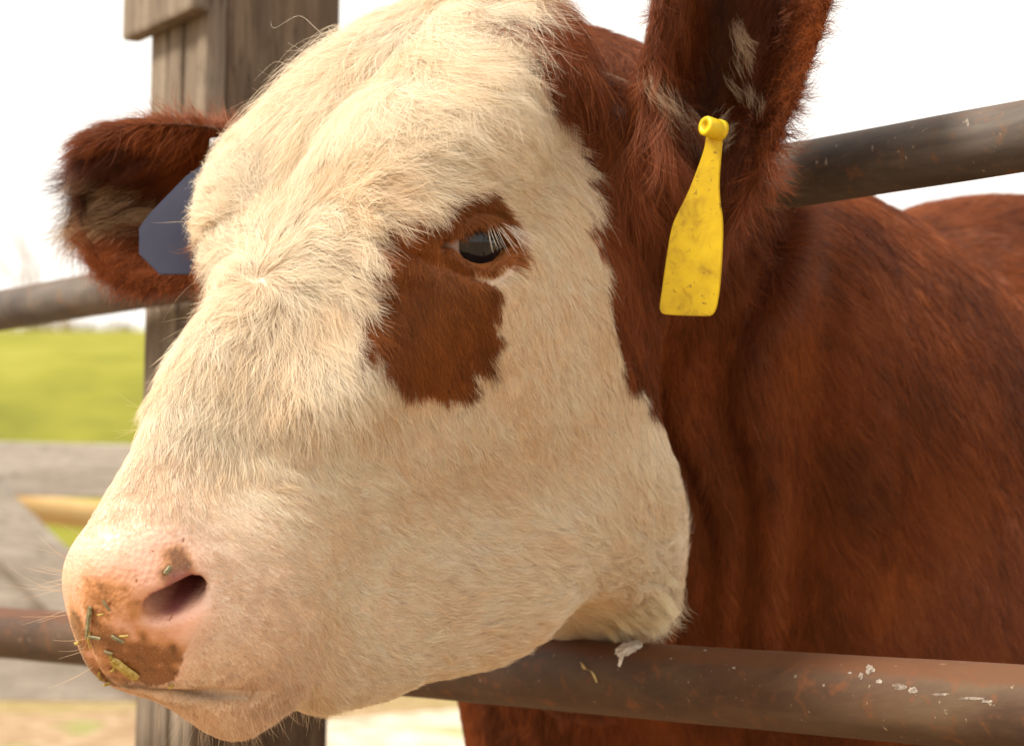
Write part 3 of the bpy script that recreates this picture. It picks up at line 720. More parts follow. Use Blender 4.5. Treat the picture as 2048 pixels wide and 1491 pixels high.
m=NT('cow_eye');co=m.n('ShaderNodeTexCoord');sp=m.n('ShaderNodeSeparateXYZ');m.l(co.outputs['Object'],sp.inputs[0])
dv=m.n('ShaderNodeMath');dv.operation='DIVIDE';m.l(sp.outputs['Z'],dv.inputs[0]);dv.inputs[1].default_value=EYE_R
ns=m.noise(160,3,.6,co.outputs['Object'])
c=m.ramp(dv.outputs[0],[(.0,(.55,.40,.36)),(.66,(.66,.52,.50)),(.735,(.50,.36,.34)),(.765,(.016,.012,.012)),(.88,(.016,.014,.016)),(1,(.007,.007,.010))])
m.set(c,.05,.42);M_EYE=m.m
eyeball(1);eyeball(-1)
# ================================================================= the coat: combed hair
# combing guide: spot, direction the hair runs, length in mm (waviness)
G=[(840,15,-.5,.6,58,1.0),(780,50,-.9,.45,58,1.0),(715,100,-.9,.5,54,.8),(660,105,-.95,.2,44,.3),(570,220,-.5,.85,18,.2),(510,290,-.4,-.9,18,.2),(930,40,.8,.6,36,.6),(985,90,.6,.8,24,.5),(1040,180,.5,.85,18,.4),(870,120,.4,1,48,.7),(800,170,-.4,.9,46,.7),(720,210,-.7,.7,46,.5),(620,250,-.7,.75,26,.3),(930,190,.6,.8,28,.9),(850,220,.5,.8,32,.9),
(600,340,-.2,-1,30,.5),(680,330,.5,-.7,30,.6),(760,300,.8,-.4,28,.6),(850,280,.95,-.1,24,.5),(950,270,1,.2,22,.4),(1050,300,.9,.5,20,.2),(1110,260,.8,.6,20,.2),
(500,350,-.4,-.9,30,.4),(430,400,-.5,-.85,18,.3),(388,480,-.8,-.5,14,.2),(470,460,-.55,-.85,32,.4),(550,440,.35,-1,34,.5),(620,470,.8,-.6,34,.5),(700,440,.65,-.75,32,.4),(640,530,.95,.2,30,.4),(460,560,-.85,-.5,26,.4),(400,590,-.6,.8,13,.2),(480,640,-.6,.8,32,.3),(545,650,-.25,1,30,.4),(615,620,.45,.9,30,.4),(690,580,.9,.35,32,.3),(515,565,-.75,-.65,18,.6),(580,550,.75,.65,18,.6),(553,525,.75,-.65,18,.6),(542,600,-.6,.8,20,.6),(722,540,.6,.8,17,.2),(722,620,.9,.3,19,.1),(690,680,.5,.85,20,.1),(722,700,.3,.95,14,.1),
(752,440,.35,.95,18,.2),(820,380,.8,.5,22,.2),(900,350,1,.0,18,.1),(980,335,.9,.15,20,.1),(1030,390,.85,.45,18,.1),(1060,350,.8,.5,20,.1),(1100,450,.5,.9,18,.1),(1050,430,.9,.4,16,.1),(860,320,.9,.1,22,.2),(770,360,.7,-.1,26,.3),
(1130,560,.35,.95,16,.1),(1080,560,.3,.95,15,.1),(1150,700,.4,.9,16,.1),(1060,680,.25,1,15,.1),(1190,640,.5,.85,19,.1),(1180,450,.6,.8,20,.1),(1165,330,.8,.6,22,.1),(1010,590,.4,.9,11,.1),
(850,540,.1,1,5,0),(870,700,.35,.95,9,0),(930,620,.4,.9,6,0),(800,540,-.2,.95,7,0),(800,700,.1,1,9,0),(900,440,-.4,.8,5,0),(970,420,.6,.3,6,0),(900,780,.4,.9,12,0),(940,535,.3,.9,3,0),(975,545,.6,.6,4,0),(880,490,-.3,.9,4,0),
(850,850,.35,.95,16,.1),(950,850,.4,.9,15,.1),(1010,750,.45,.9,15,.1),(1005,640,.4,.9,14,.1),(780,830,.3,1,18,.1),
(430,740,-.35,.95,26,.3),(500,780,-.1,1,26,.3),(560,850,.1,1,24,.3),(640,800,.3,.95,22,.2),(380,850,-.25,.95,15,.2),(320,930,-.2,.95,11,.1),(450,900,.1,1,18,.2),(700,780,.35,.95,20,.1),(600,910,.4,.9,18,.1),(340,760,-.4,.9,12,.1),(260,950,-.5,.85,12,.0),(390,680,-.5,.85,12,.1),
(420,1000,.5,.8,9,0),(330,1020,.0,1,7,0),(200,1040,-.4,.6,6,0),(150,1080,-.8,.5,5,0),(300,1080,.2,.9,3,0),(420,1100,.9,.4,5,0),(450,1200,.95,.2,6,0),(520,1080,.9,.35,9,0),(550,1250,.9,.35,9,0),(440,1320,.85,.5,8,0),(600,1360,.6,.8,14,0),(480,1380,.5,.85,12,0),(400,1360,.4,.9,9,0),(650,1150,.85,.45,12,0),
(560,980,.85,.5,13,.1),(700,950,.9,.45,15,.1),(800,1000,.9,.45,15,.1),(900,1000,.85,.5,16,.1),(1000,950,.7,.7,16,.1),(1100,900,.6,.8,17,.1),(1200,900,.5,.85,19,.1),(1280,1000,.5,.85,22,.2),(1100,1050,.85,.5,20,.2),(1000,1150,.95,.25,20,.2),(850,1150,.95,.3,17,.1),(720,1180,.8,.55,14,.1),(760,1300,.9,.25,18,.1),(900,1280,.95,-.1,22,.2),(1000,1240,.95,-.2,22,.2),(1080,1200,.95,-.2,22,.2),(1200,1150,.9,.05,20,.25),(1280,1150,.85,.1,22,.4),(1330,1080,.8,.4,26,.2),(1340,950,.7,.7,24,.2),(1300,1200,.9,.2,20,.1),(1230,1230,.9,.2,18,.1),(1180,1235,.9,.1,16,.1),(1340,1150,.8,.5,28,.5),(1355,1100,.8,.5,26,.5),(850,1360,.95,-.1,20,.1),(700,1400,.8,.3,20,.1),
(640,1300,.5,.85,16,.0),(400,1440,.15,1,13,.0),(500,1440,.35,.95,14,.0),(300,1400,-.2,1,16,.0),(250,1385,-.3,1,12,0),(580,1410,.5,.8,20,.1),
(1300,700,.15,1,20,.1),(1280,560,.1,1,22,.1),(1500,800,.2,1,22,.1),(1700,800,.5,.85,24,.1),(1850,600,.6,.8,22,.1),(1700,500,.7,.7,22,.1),(1900,900,.5,.9,24,.1),(1450,1100,.1,1,24,.1),(1600,1150,.3,.95,24,.1),(2000,1200,.4,.9,24,.1),(1100,100,.8,.45,34,1.1),(1060,50,.85,.3,36,1.1),(1160,160,.7,.7,32,1.0),(1200,230,.4,.9,30,.6),(1220,400,.15,1,24,.2),(1290,880,.2,1,20,.1),(1200,1470,.1,1,20,.1),(1000,1460,.0,1,18,.1),
(1330,60,-.35,.8,20,.5),(1300,110,-.3,.9,24,.5),(1270,190,-.05,1,40,.4),(1300,240,.1,1,54,.3),(1340,290,.2,1,54,.3),(1300,330,.1,1,48,.2),(1330,150,.6,.8,34,.7),(1370,90,.5,.8,28,.6),(1400,200,.4,.9,30,.3),(1430,120,.1,1,8,.1),(1420,40,.2,.9,9,.1),(1435,200,.1,1,10,.1),(1405,80,.3,.9,12,.2),(1450,60,0,.9,10,.1),(1540,100,.8,-.4,17,.4),(1580,50,.8,-.5,16,.3),(1530,220,.9,.1,18,.4),(1520,320,.75,.55,30,.3),(1530,380,.65,.7,32,.2),(1460,390,.3,1,30,.2),(1485,170,-.55,-.7,30,.6),(1470,240,-.7,-.3,24,.8),(1500,60,-.4,.5,24,.5),(1400,330,.2,1,34,.2),(1360,400,.1,1,30,.2),
(200,260,-.9,-.15,20,.3),(300,260,-.7,.5,26,.3),(380,300,-.75,.6,32,.4),(250,330,-.9,.35,28,.3),(160,330,-1,.1,20,.2),(150,420,-.85,.5,22,.2),(230,420,-.85,.5,38,.3),(310,430,-.8,.55,36,.3),(220,490,-.7,.7,22,.2),(290,530,-.55,.8,22,.2),(350,560,-.6,.7,22,.1)]
gp=[];gd=[];gl=[]
for (x,y,dx,dy,L,wv) in G:
    h=hit(x,y)
    if h is None: continue
    p,n,r=h;D=C2W@np.array([dx,dy,0.]);den=r@n
    t=D-r*(D@n)/(den if abs(den)>.22 else -.22);t-=n*(t@n);t/=np.linalg.norm(t)+1e-9
    gp.append(w2h(p));gd.append(t@HEAD_R);gl.append((L*.001,wv))
gp=np.array(gp);gd=np.array(gd);gl=np.array(gl)
mir=(gp[:,1]>.015)&(gp[:,0]>-.22)&(gp[:,2]>-.42)
gp=np.concatenate([gp,gp[mir]*[1,-1,1]]);gd=np.concatenate([gd,gd[mir]*[1,-1,1]]);gl=np.concatenate([gl,gl[mir]])
# rest of the trunk and legs: backwards and down
bp=[];bd_=[]
for e in np.arange(.1,1.8,.2):
    for l in (-.35,.35):
        for u in (.25,0,-.25): bp.append(wl(SHO,e,l,u));bd_.append(COWDIR*.7+np.array([0,0,-.7]))
    for l in (-.2,.2):
        for u in (-.5,-.8): bp.append(wl(SHO,e,l,u));bd_.append(np.array([0,0,-1.])+COWDIR*.2)
gp=np.concatenate([gp,w2h(np.array(bp))]);gd=np.concatenate([gd,np.array(bd_)@HEAD_R]);gl=np.concatenate([gl,np.tile([.024,.1],(len(bp),1))])
def comb(h):
    D=np.zeros((len(h),3));L=np.zeros((len(h),2))
    g2=(gp**2).sum(1)
    for s in range(0,len(h),40000):
        q=h[s:s+40000];d2=np.maximum((q**2).sum(1)[:,None]+g2[None]-2*q@gp.T,0)
        w=np.exp(-d2/(2*.020**2))+2e-9/(d2*d2+1e-8)*1.0
        w/=w.sum(1)[:,None];D[s:s+40000]=w@gd;L[s:s+40000]=w@gl
    return D,L
# ---- roots
ta=VW[TRI];ar=.5*np.linalg.norm(np.cross(ta[:,1]-ta[:,0],ta[:,2]-ta[:,0]),axis=1)
tc=ta.mean(1);tch=VH[TRI].mean(1);tn=NW[TRI].mean(1)
face=((CAM-tc)*tn).sum(1)/np.linalg.norm(CAM-tc,axis=1)
headness=np.clip((tch[:,0]+.42)/.12,0,1)*(tc[:,2]>.75)
earm=np.minimum(ear_sdf(V0[TRI].mean(1).astype(np.float32),EAR_L,.140,.045,1.7),ear_sdf(V0[TRI].mean(1).astype(np.float32),EAR_R,.096,.056))<.006
dens=np.where(headness>.5,1.55e6,.55e6)
far_=np.linalg.norm(tc-SHO,axis=1)
dens=np.where((headness<.5)&(far_>.75),.10e6,dens)
dens=np.where((headness<.5)&(tc[:,2]<.70),.12e6,dens)
dens=np.where(earm,.9e6,dens)
dens*=np.where(face>-.25,1,.30)
zt_=zones(tch)
dens=np.where(zt_==2,1.7e6,dens)
dens=np.where(zt_==3,.16e6,dens)
dens*=DENS
cnt=RNG.poisson(ar*dens);ti=np.repeat(np.arange(len(TRI)),cnt)
r1=np.sqrt(RNG.random(len(ti)));r2=RNG.random(len(ti));bw=np.stack([1-r1,r1*(1-r2),r1*r2],1)
def bary(A): return (A[TRI[ti]]*bw[:,:,None]).sum(1)
RW=bary(VW);RH=bary(VH);R0=bary(V0);RN=bary(NW);RN/=np.linalg.norm(RN,axis=1)[:,None]
RNH=RN@HEAD_R;RPK=bary(nzs[:,None])[:,0]
Z=zones(RH,1)
Z[np.linalg.norm((RW-at(1205,1432,1.96))*[1,1,1.2],axis=1)<.035+.004*noise3(RH,60,5)]=0
EL=ear_sdf(R0.astype(np.float32),EAR_L,.140,.045,1.7)<.006;ER=ear_sdf(R0.astype(np.float32),EAR_R,.096,.056)<.006
EAR=EL|ER;Z[EAR]=1
# keep the eye opening, nostrils and mouth free
keep=np.ones(len(RH),bool)
for s in (1,-1): keep&=np.linalg.norm(RH-EYEW*[1,s,1],axis=1)>EYE_R+.0015
hn=np.stack([RH[:,0],np.abs(RH[:,1]),RH[:,2]],1)
keep&=(np.linalg.norm(hn-NC,axis=1)>.026)&((mouth_d(RH)>.0014)|(RH[:,0]<.265))
RW,RH,R0,RN,RNH,Z,EL,ER,EAR,RPK=[a[keep] for a in (RW,RH,R0,RN,RNH,Z,EL,ER,EAR,RPK)]
n=len(RW)
D,LW=comb(RH)
# ears: backs combed to the tip
for ear,msk in ((EAR_L,EL),(EAR_R,ER)):
    Rm=HEAD_R.T@ear[1];back=msk&((RNH@Rm[:,2])<.0)
    D[back]=Rm[:,0]+.2*RNG.normal(size=(back.sum(),3));LW[back]=(.022,.2)
# wander of the coat in locks
big=np.stack([noise3(RH,22,k,2) for k in (41,42,43)],1);sm=np.stack([noise3(RH,75,k,2) for k in (44,45,46)],1)
wave=LW[:,1]
D=D/(np.linalg.norm(D,axis=1)[:,None]+1e-6)
D=D+big*(.05+.75*wave[:,None])+sm*(.05+.5*wave[:,None])+RNG.normal(size=(n,3))*.07
def rejit(D,N):
    D=D-N*(D*N).sum(1)[:,None];return D/(np.linalg.norm(D,axis=1)[:,None]+1e-9)
T=rejit(D,RNH);B=np.cross(RNH,T)
L=LW[:,0]*np.clip(1+.18*RNG.normal(size=n)+.25*noise3(RH,50,51,2),.45,1.7)
L*=np.where(Z==3,.30,1-.5*np.clip(RPK*2,0,1))*(1-.55*np.clip((RH[:,0]-.235)/.05,0,1));L*=np.clip((mouth_d(RH)-.002)/.008,.5,1)
# locks: nearby hairs lean together
cell=np.where(Z==1,.0075,.0060)*(1+1.2*wave)
cell=np.where(Z==2,.003,cell)
key=np.floor((RH+.35*cell[:,None]*np.stack([noise3(RH,120,k,1) for k in (61,62,63)],1))/np.round(cell,4)[:,None]).astype(np.int64)
kid=(key[:,0]*73856093)^(key[:,1]*19349663)^(key[:,2]*83492791)^(np.round(cell*1e4).astype(np.int64)*2654435761)
_,inv=np.unique(kid,return_inverse=True);nc=inv.max()+1
cn=np.bincount(inv,minlength=nc)[:,None]
CP=np.stack([np.bincount(inv,RH[:,k],minlength=nc) for k in range(3)],1)/cn
ph=RNG.random(nc)*6.28;cb=RNG.normal(size=nc);cl=RNG.normal(size=nc);cc=RNG.normal(size=nc)
pull=np.where(Z==2,.15,np.clip(.16+.75*wave,.16,.85))*np.where(RNG.random(n)<.15,.2,1)
lift=np.clip(.17+.06*RNG.normal(size=n)+.05*cl[inv]+.50*wave,.08,.95)
lift=np.where(Z==2,.22,np.where((Z==1)&~EAR&(RH[:,0]<-.14)&(wave<.5),lift*.6,lift))
bend=(.08+.35*wave)*cb[inv]+.10*RNG.normal(size=n)
L*=np.clip(1+.10*cl[inv],.7,1.3)
L*=np.where((Z==0)&(RH[:,2]<-.09),.66,1)*np.where((Z==0)&(RH[:,1]<-.04),.65,1)
K=6;S=np.linspace(0,1,K)
P=np.zeros((n,K,3))
amp=wave*.22+.01
for k,s in enumerate(S):
    x=s-.12*lift*s*s
    hgt=lift*(s-.62*s*s)
    sd=bend*s*s+amp*np.sin(s*(4.5+1.5*cl[inv])+ph[inv])*s
    P[:,k]=RH+L[:,None]*(T*x[:,None]+RNH*hgt[:,None]+B*sd[:,None])
    q=(CP[inv]-RH);q-=RNH*(q*RNH).sum(1)[:,None]
    P[:,k]+=q*(pull*s**1.3)[:,None]
sag=np.where(L>.035,1,0)*(L-.03)*.5
PW=P@HEAD_R.T+HEAD_O
PW[:,:,2]-=(sag[:,None]*S[None]**2)
# ---- hair colours
white=np.array([.93,.825,.69]);cream=np.array([.86,.68,.47])
u=RNG.random(n);hc=np.zeros((n,3))
wn=np.clip(.35+.30*noise3(RH,14,71,2)+.22*cc[inv]+.20*RNG.normal(size=n),0,1)
hc[:]=white*(1-wn[:,None]*.8)+cream*wn[:,None]*.8
# warmer cream on the poll tuft
pol=np.clip((-.16-RH[:,0])/.06,0,1)*(RH[:,2]>-.1);hc=hc*(1-.35*pol[:,None])+np.array([.66,.44,.21])*.35*pol[:,None]
# thin-haired muzzle lets the pink through
mz=np.clip((RH[:,0]-.19)/.09,0,1);hc=hc*(1-.55*mz[:,None])+np.array([.82,.58,.44])*.55*mz[:,None];pk2=np.clip(RPK*1.3,0,1)[:,None]*.6;hc=hc*(1-pk2)+np.array([.82,.52,.39])*pk2;mo=(.6*np.exp(-(mouth_d(RH)/.012)**2)*np.clip((RH[:,0]-.16)/.05,0,1)*np.clip(.8+.5*noise3(RH,60,91),0,1))[:,None];hc=hc*(1-mo)+np.array([.42,.23,.10])*mo;hc*=np.clip(1+.10*RNG.normal(size=n)-.22*(RNG.random(n)<.08),.5,1.10)[:,None]
rd=np.array([.215,.058,.018]);rk=np.array([.070,.019,.009]);ro=np.array([.36,.105,.028])
rn=np.clip(.5+.20*noise3(RH,7,81,2)+.09*cc[inv]+.20*RNG.normal(size=n),0,1)[:,None]
red=np.where(rn<.5,rk+(rd-rk)*(rn*2),rd+(ro-rd)*((rn-.5)*2))
hc=np.where((Z==1)[:,None],red,hc)
ek=np.exp(-((RH-EYEW)**2).sum(1)/(2*.030**2))[:,None]
pat=np.array([.245,.080,.022])*(1-ek)+np.array([.44,.165,.042])*ek;pat=pat*np.clip(1+.22*RNG.normal(size=n)+.16*noise3(RH,50,82,2)+.30*noise3(RH,14,83,2),.4,1.8)[:,None]
hc=np.where((Z==2)[:,None],pat,hc)
# pale sun-bleached wisps in the ears
pale=np.zeros(n)
for (x,y,r_) in ((1465,245,.005),(235,410,.022),(290,415,.022),(330,425,.016)):
    h=hit(x,y)
    if h is None: continue
    pale=np.maximum(pale,np.exp(-((RW-h[0])**2).sum(1)/(2*r_**2)))
pale=(pale*(.45+.75*RNG.random(n))*(1+.4*cc[inv])>.55)&EAR
hc[pale]=np.array([.60,.40,.22])*(1+.15*RNG.normal(size=pale.sum()))[:,None]
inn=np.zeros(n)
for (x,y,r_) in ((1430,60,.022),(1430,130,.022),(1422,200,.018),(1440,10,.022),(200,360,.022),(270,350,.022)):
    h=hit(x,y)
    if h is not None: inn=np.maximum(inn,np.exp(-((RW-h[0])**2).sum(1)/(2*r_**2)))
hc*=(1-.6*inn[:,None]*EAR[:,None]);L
hc=np.clip(hc,.004,.92)
# ---- hair objects
def hair_mat(name,rough,spec,trans):
    m=NT(name);a=m.n('ShaderNodeAttribute');a.attribute_name='col';hi=m.n('ShaderNodeHairInfo')
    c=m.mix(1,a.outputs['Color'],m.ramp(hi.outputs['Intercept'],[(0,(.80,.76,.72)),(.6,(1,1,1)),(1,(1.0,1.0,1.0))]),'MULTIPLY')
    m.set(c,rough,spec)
    tr=m.n('ShaderNodeBsdfTranslucent');mx=m.n('ShaderNodeMixShader');mx.inputs[0].default_value=trans;m.l(c,tr.inputs[0]);m.l(m.b.outputs[0],mx.inputs[1]);m.l(tr.outputs[0],mx.inputs[2]);m.l(mx.outputs[0],m.out.inputs[0])
    return m.m
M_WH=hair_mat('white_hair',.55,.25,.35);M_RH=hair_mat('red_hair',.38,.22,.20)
def hair_obj(name,PW,rad,colr,mat,parent,label=None,taper=.75):
    k,K_=PW.shape[:2]
    hd=bpy.data.hair_curves.new(name);hd.add_curves([K_]*k)
    hd.position_data.foreach_set('vector',PW.astype(np.float32).ravel())
    ra=hd.attributes.new('radius','FLOAT','POINT') if 'radius' not in hd.attributes else hd.attributes['radius']
    s=np.linspace(0,1,K_);R=np.asarray(rad)[:,None]*(1-taper*s[None]**1.6)*np.minimum(1,.75+s[None])
    ra.data.foreach_set('value',R.astype(np.float32).ravel())
    ca=hd.attributes.new('col','FLOAT_COLOR','CURVE');ca.data.foreach_set('color',np.concatenate([colr,np.ones((k,1))],1).astype(np.float32).ravel())
    hd.materials.append(mat)
    o=bpy.data.objects.new(name,hd);COL.objects.link(o)
    if parent: o.parent=parent;o.matrix_parent_inverse=parent.matrix_world.inverted()
    if label: o['label']=label
    return o
wid=np.where(Z==3,.00005,np.where(Z==0,.000105,np.where(Z==2,.00011,.000125)))*np.clip(1+.25*RNG.normal(size=n),.5,1.7)
hb=(RH[:,0]<-.40)|(RW[:,2]<.72);wid=np.where(hb,wid*1.9,wid);PW_=PW
ear_h=EAR&(Z==1)
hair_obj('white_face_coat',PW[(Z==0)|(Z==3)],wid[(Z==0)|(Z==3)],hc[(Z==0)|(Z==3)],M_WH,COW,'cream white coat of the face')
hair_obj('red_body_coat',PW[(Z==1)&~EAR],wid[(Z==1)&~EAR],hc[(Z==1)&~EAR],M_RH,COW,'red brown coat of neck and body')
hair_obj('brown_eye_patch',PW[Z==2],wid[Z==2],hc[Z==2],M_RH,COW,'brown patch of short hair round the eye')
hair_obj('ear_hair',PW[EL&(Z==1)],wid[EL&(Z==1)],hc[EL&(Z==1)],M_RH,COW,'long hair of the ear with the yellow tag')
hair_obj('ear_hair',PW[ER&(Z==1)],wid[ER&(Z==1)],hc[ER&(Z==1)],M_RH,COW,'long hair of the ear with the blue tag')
print('hairs',n)
# ---- lashes and whiskers
def spray(roots,dirs,lens,curv,out=.5,rad=.00012,colr=(.85,.78,.68),K_=6,jit=.15,seed=1):
    r=np.random.default_rng(seed);PS=[]
    for (x,y),(dx,dy),Lm,cv in zip(roots,dirs,lens,curv):
        h=hit(x,y)
        if h is None: continue
        p,nn,rr=h;d=C2W@np.array([dx,dy,0.]);d/=np.linalg.norm(d);d=d+nn*out+r.normal(size=3)*jit;d/=np.linalg.norm(d)
        c=C2W@np.array([cv*dy,-cv*dx,0])+np.array([0,0,-.10])
        PS.append([p+Lm*(s*d+c*s*s) for s in np.linspace(0,1,K_)])
    PS=np.array(PS);return PS,np.full(len(PS),rad),np.tile(colr,(len(PS),1))*(1+.1*r.normal(size=(len(PS),1)))
r=np.random.default_rng(77);ro_=[];di=[];le=[];cu=[]
for k in range(64):
    t=r.random()**.8;x=972+66*t+r.normal()*2;y=449-1*t+14*max(0,t-.55)+r.normal()*3.0
    ro_.append((x,y));a=.10+.55*t+r.normal()*.10;di.append((math.sin(a)*.9,1.0*math.cos(a)));le.append((.016+.006*r.random())*(1 if t>.15 else .8));cu.append(.12)
a1=spray(ro_,di,le,cu,.55,.00012,(.88,.82,.74),6,.13,5)
ro_=[];di=[];le=[];cu=[]
for k in range(60):
    t=r.random();x=925+60*t;y=462-6*math.sin(t*2.2)+r.normal()*1.2;ro_.append((x,y));di.append((-.3+.7*t+r.normal()*.12,.8));le.append(.006+.003*r.random());cu.append(.1)
a2=spray(ro_,di,le,cu,.9,.00010,(.10,.045,.02),6,.12,6)
hair_obj('eyelashes',a1[0],a1[1],a1[2],M_WH,COW,'long white upper eyelashes')
hair_obj('eyelashes',a2[0],a2[1],a2[2],M_RH,COW,'short dark lashes over the inner eye')
ro_=[];di=[];le=[];cu=[]
for k in range(170):
    x=r.uniform(170,640);y=1395+55*math.sin((x-170)/470*3.0)+r.uniform(-45,12)
    ro_.append((x,y));di.append((-.35+(x-170)/470*.7+r.normal()*.25,1));le.append(r.uniform(.008,.022));cu.append(r.normal()*.15)
for k in range(34):
    y=r.uniform(1070,1340);x=np.interp(y,[1070,1110,1230,1340],[138,122,128,165])+r.uniform(3,30)
    ro_.append((x,y));di.append((-1,.15+r.normal()*.3));le.append(r.uniform(.012,.038));cu.append(-.2+r.normal()*.15)
for k in range(60):
    x=r.uniform(420,760);y=r.uniform(1180,1390);ro_.append((x,y));di.append((.3+r.normal()*.4,.9));le.append(r.uniform(.010,.022));cu.append(r.normal()*.2)
a3=spray(ro_,di,le,cu,.7,.00010,(.72,.55,.36),7,.2,8)
hair_obj('whiskers',a3[0],a3[1],a3[2],M_WH,COW,'thin pale whiskers of chin and lips')
# stray hairs standing off the forehead and poll
ro_=[];di=[];le=[];cu=[]
for k in range(55):
    x,y,dx,dy=random.choice([(650,110,-1,.1),(630,140,-1,.3),(560,210,-.8,-.5),(470,320,-.8,-.5),(390,440,-1,-.1),(385,560,-1,.1),(400,640,-1,.5),(350,750,-.9,.3),(300,830,-.9,.4)])
    ro_.append((x+r.uniform(6,30),y+r.uniform(-30,30)));di.append((dx+r.normal()*.3,dy+r.normal()*.3));le.append(r.uniform(.015,.034));cu.append(r.normal()*.4)
a4=spray(ro_,di,le,cu,.3,.00007,(.80,.66,.48),7,.2,9)
hair_obj('stray_hair',a4[0],a4[1],a4[2],M_WH,COW,'stray hairs standing off the forehead')

# loose tufts along the ear margins, hanging in locks
def tufts(specs,seed):
    r=np.random.default_rng(seed);PS=[];CS=[]
    for (x0,y0,x1,y1,dx,dy,Lm,nl,c,sp) in specs:
        for _ in range(nl):
            t=r.random();cx=x0+(x1-x0)*t+r.normal()*sp;cy=y0+(y1-y0)*t+r.normal()*sp;h=hit(cx,cy)
            if h is None: continue
            p0,nn,rr=h
            if np.linalg.norm(p0-CAM)>2.0: continue
            ang=math.atan2(dy,dx)+r.normal()*.22;tip=C2W@np.array([math.cos(ang),math.sin(ang),-.10+r.normal()*.08]);L0=Lm*r.uniform(.65,1.15);w=r.normal()*.15;k=r.normal(size=3)
            cl=np.array(c)*r.uniform(.7,1.3)
            for _k in range(int(r.integers(14,30))):
                o=r.normal(size=3)*.0028;L=L0*r.uniform(.7,1.08);s=np.linspace(0,1,7)[:,None]
                side=np.cross(tip,rr)
                P_=p0+o*(1-.55*s)+tip*L*s+nn*L*(.50*s-.42*s*s)+side*L*(w*s*s+.07*np.sin(s*6+k[0]*3)*s)+r.normal(size=3)*.0022*s*s
                PS.append(P_);CS.append(cl*r.uniform(.75,1.2))
    return np.array(PS),np.full(len(PS),.000115),np.clip(np.array(CS),.004,.9)
RB=(.36,.125,.060);OR=(.40,.125,.045);PL=(.60,.44,.30);DK=(.10,.032,.018)
tf=tufts([(1262,150,1330,290,.0,1,.052,56,RB,16),(1290,250,1350,330,.05,1,.048,40,OR,12),(1285,90,1330,200,-.25,1,.030,26,RB,10),(1330,150,1395,290,.15,1,.050,26,DK,12),(1290,110,1350,230,.35,1,.034,14,PL,14),(1300,150,1370,260,.45,1,.030,8,PL,12),
(1500,50,1500,220,-.35,-.9,.020,9,PL,13),(1470,215,1478,270,-.4,.5,.020,8,PL,9),(1500,260,1530,360,.75,.6,.034,30,OR,14),(1440,330,1530,400,.4,.95,.032,26,RB,12),(1560,100,1590,10,.95,-.2,.020,18,RB,8),(1530,280,1570,130,.95,.0,.022,24,RB,8),(1300,60,1340,5,-.8,-.5,.016,12,RB,8)],31)
hair_obj('ear_tuft',tf[0],tf[1],tf[2],M_RH,COW,'long red and pale tufts along the margins of the near ear')
tf=tufts([(160,330,300,395,-.85,.35,.030,14,PL,10),(220,420,330,440,-.8,.5,.034,16,PL,9),(170,300,380,285,-.7,.6,.032,24,DK,8),(140,360,165,470,-.9,.35,.020,18,RB,7),(190,500,360,570,-.65,.75,.022,30,OR,9)],32)
hair_obj('ear_tuft',tf[0],tf[1],tf[2],M_RH,COW,'red and pale tufts in the far ear')

WL=(.86,.72,.52);WC=(.82,.63,.40)
tf=tufts([(670,90,760,15,-.95,.30,.046,26,WC,10),(650,120,700,80,-.95,.10,.034,10,WC,6),(800,40,880,90,-.3,1,.040,22,WL,14),(880,30,980,60,.7,.7,.034,22,WL,12),(760,110,860,170,-.2,1,.034,22,WL,14),(860,140,980,200,.45,.8,.026,22,WL,14),(620,260,760,220,-.3,.9,.026,22,WL,16)],33)
hair_obj('forelock',tf[0],tf[1],tf[2],M_WH,COW,'shaggy cream forelock on top of the head')

tf=tufts([(1328,1150,1290,1235,.6,.8,.022,22,WL,10),(1280,1205,1200,1245,.8,.5,.020,22,WL,10)],34)
hair_obj('jaw_fringe',tf[0],tf[1],tf[2],M_WH,COW,'shaggy pale fringe along the back of the jaw')
# ================================================================= ear tags
def plate(outline,depth_of,th,bev=.0008):
    # outline in photo spots with its own depth: a moulded tag of real thickness
    bm=bmesh.new();f=[]
    P=[at(x,y,depth_of(x,y)) for x,y in outline];n=np.zeros(3)
    for i in range(len(P)): n+=np.cross(P[i]-np.mean(P,0),P[(i+1)%len(P)]-np.mean(P,0))
    n/=np.linalg.norm(n)
    if n@(CAM-P[0])<0: n=-n
    a=[bm.verts.new(p+n*th/2) for p in P];b=[bm.verts.new(p-n*th/2) for p in P]
    bm.faces.new(a);bm.faces.new(b[::-1])
    for i in range(len(P)): bm.faces.new((a[i],b[i],b[(i+1)%len(P)],a[(i+1)%len(P)]))
    bmesh.ops.recalc_face_normals(bm,faces=bm.faces[:])
    big=[x for x in bm.faces if len(x.verts)>4]
    bmesh.ops.bevel(bm,geom=list({e for x in big for e in x.edges}),offset=bev,segments=2,affect='EDGES')
    bmesh.ops.triangulate(bm,faces=[x for x in bm.faces if len(x.verts)>4])
    return bm,n
def fair(pts,it=2,fixed=()):
    for _ in range(it):
        o=[]
        for i in range(len(pts)):
            a=pts[i];b=pts[(i+1)%len(pts)];o+=[(a[0]*.75+b[0]*.25,a[1]*.75+b[1]*.25),(a[0]*.25+b[0]*.75,a[1]*.25+b[1]*.75)]
        pts=o
    return pts
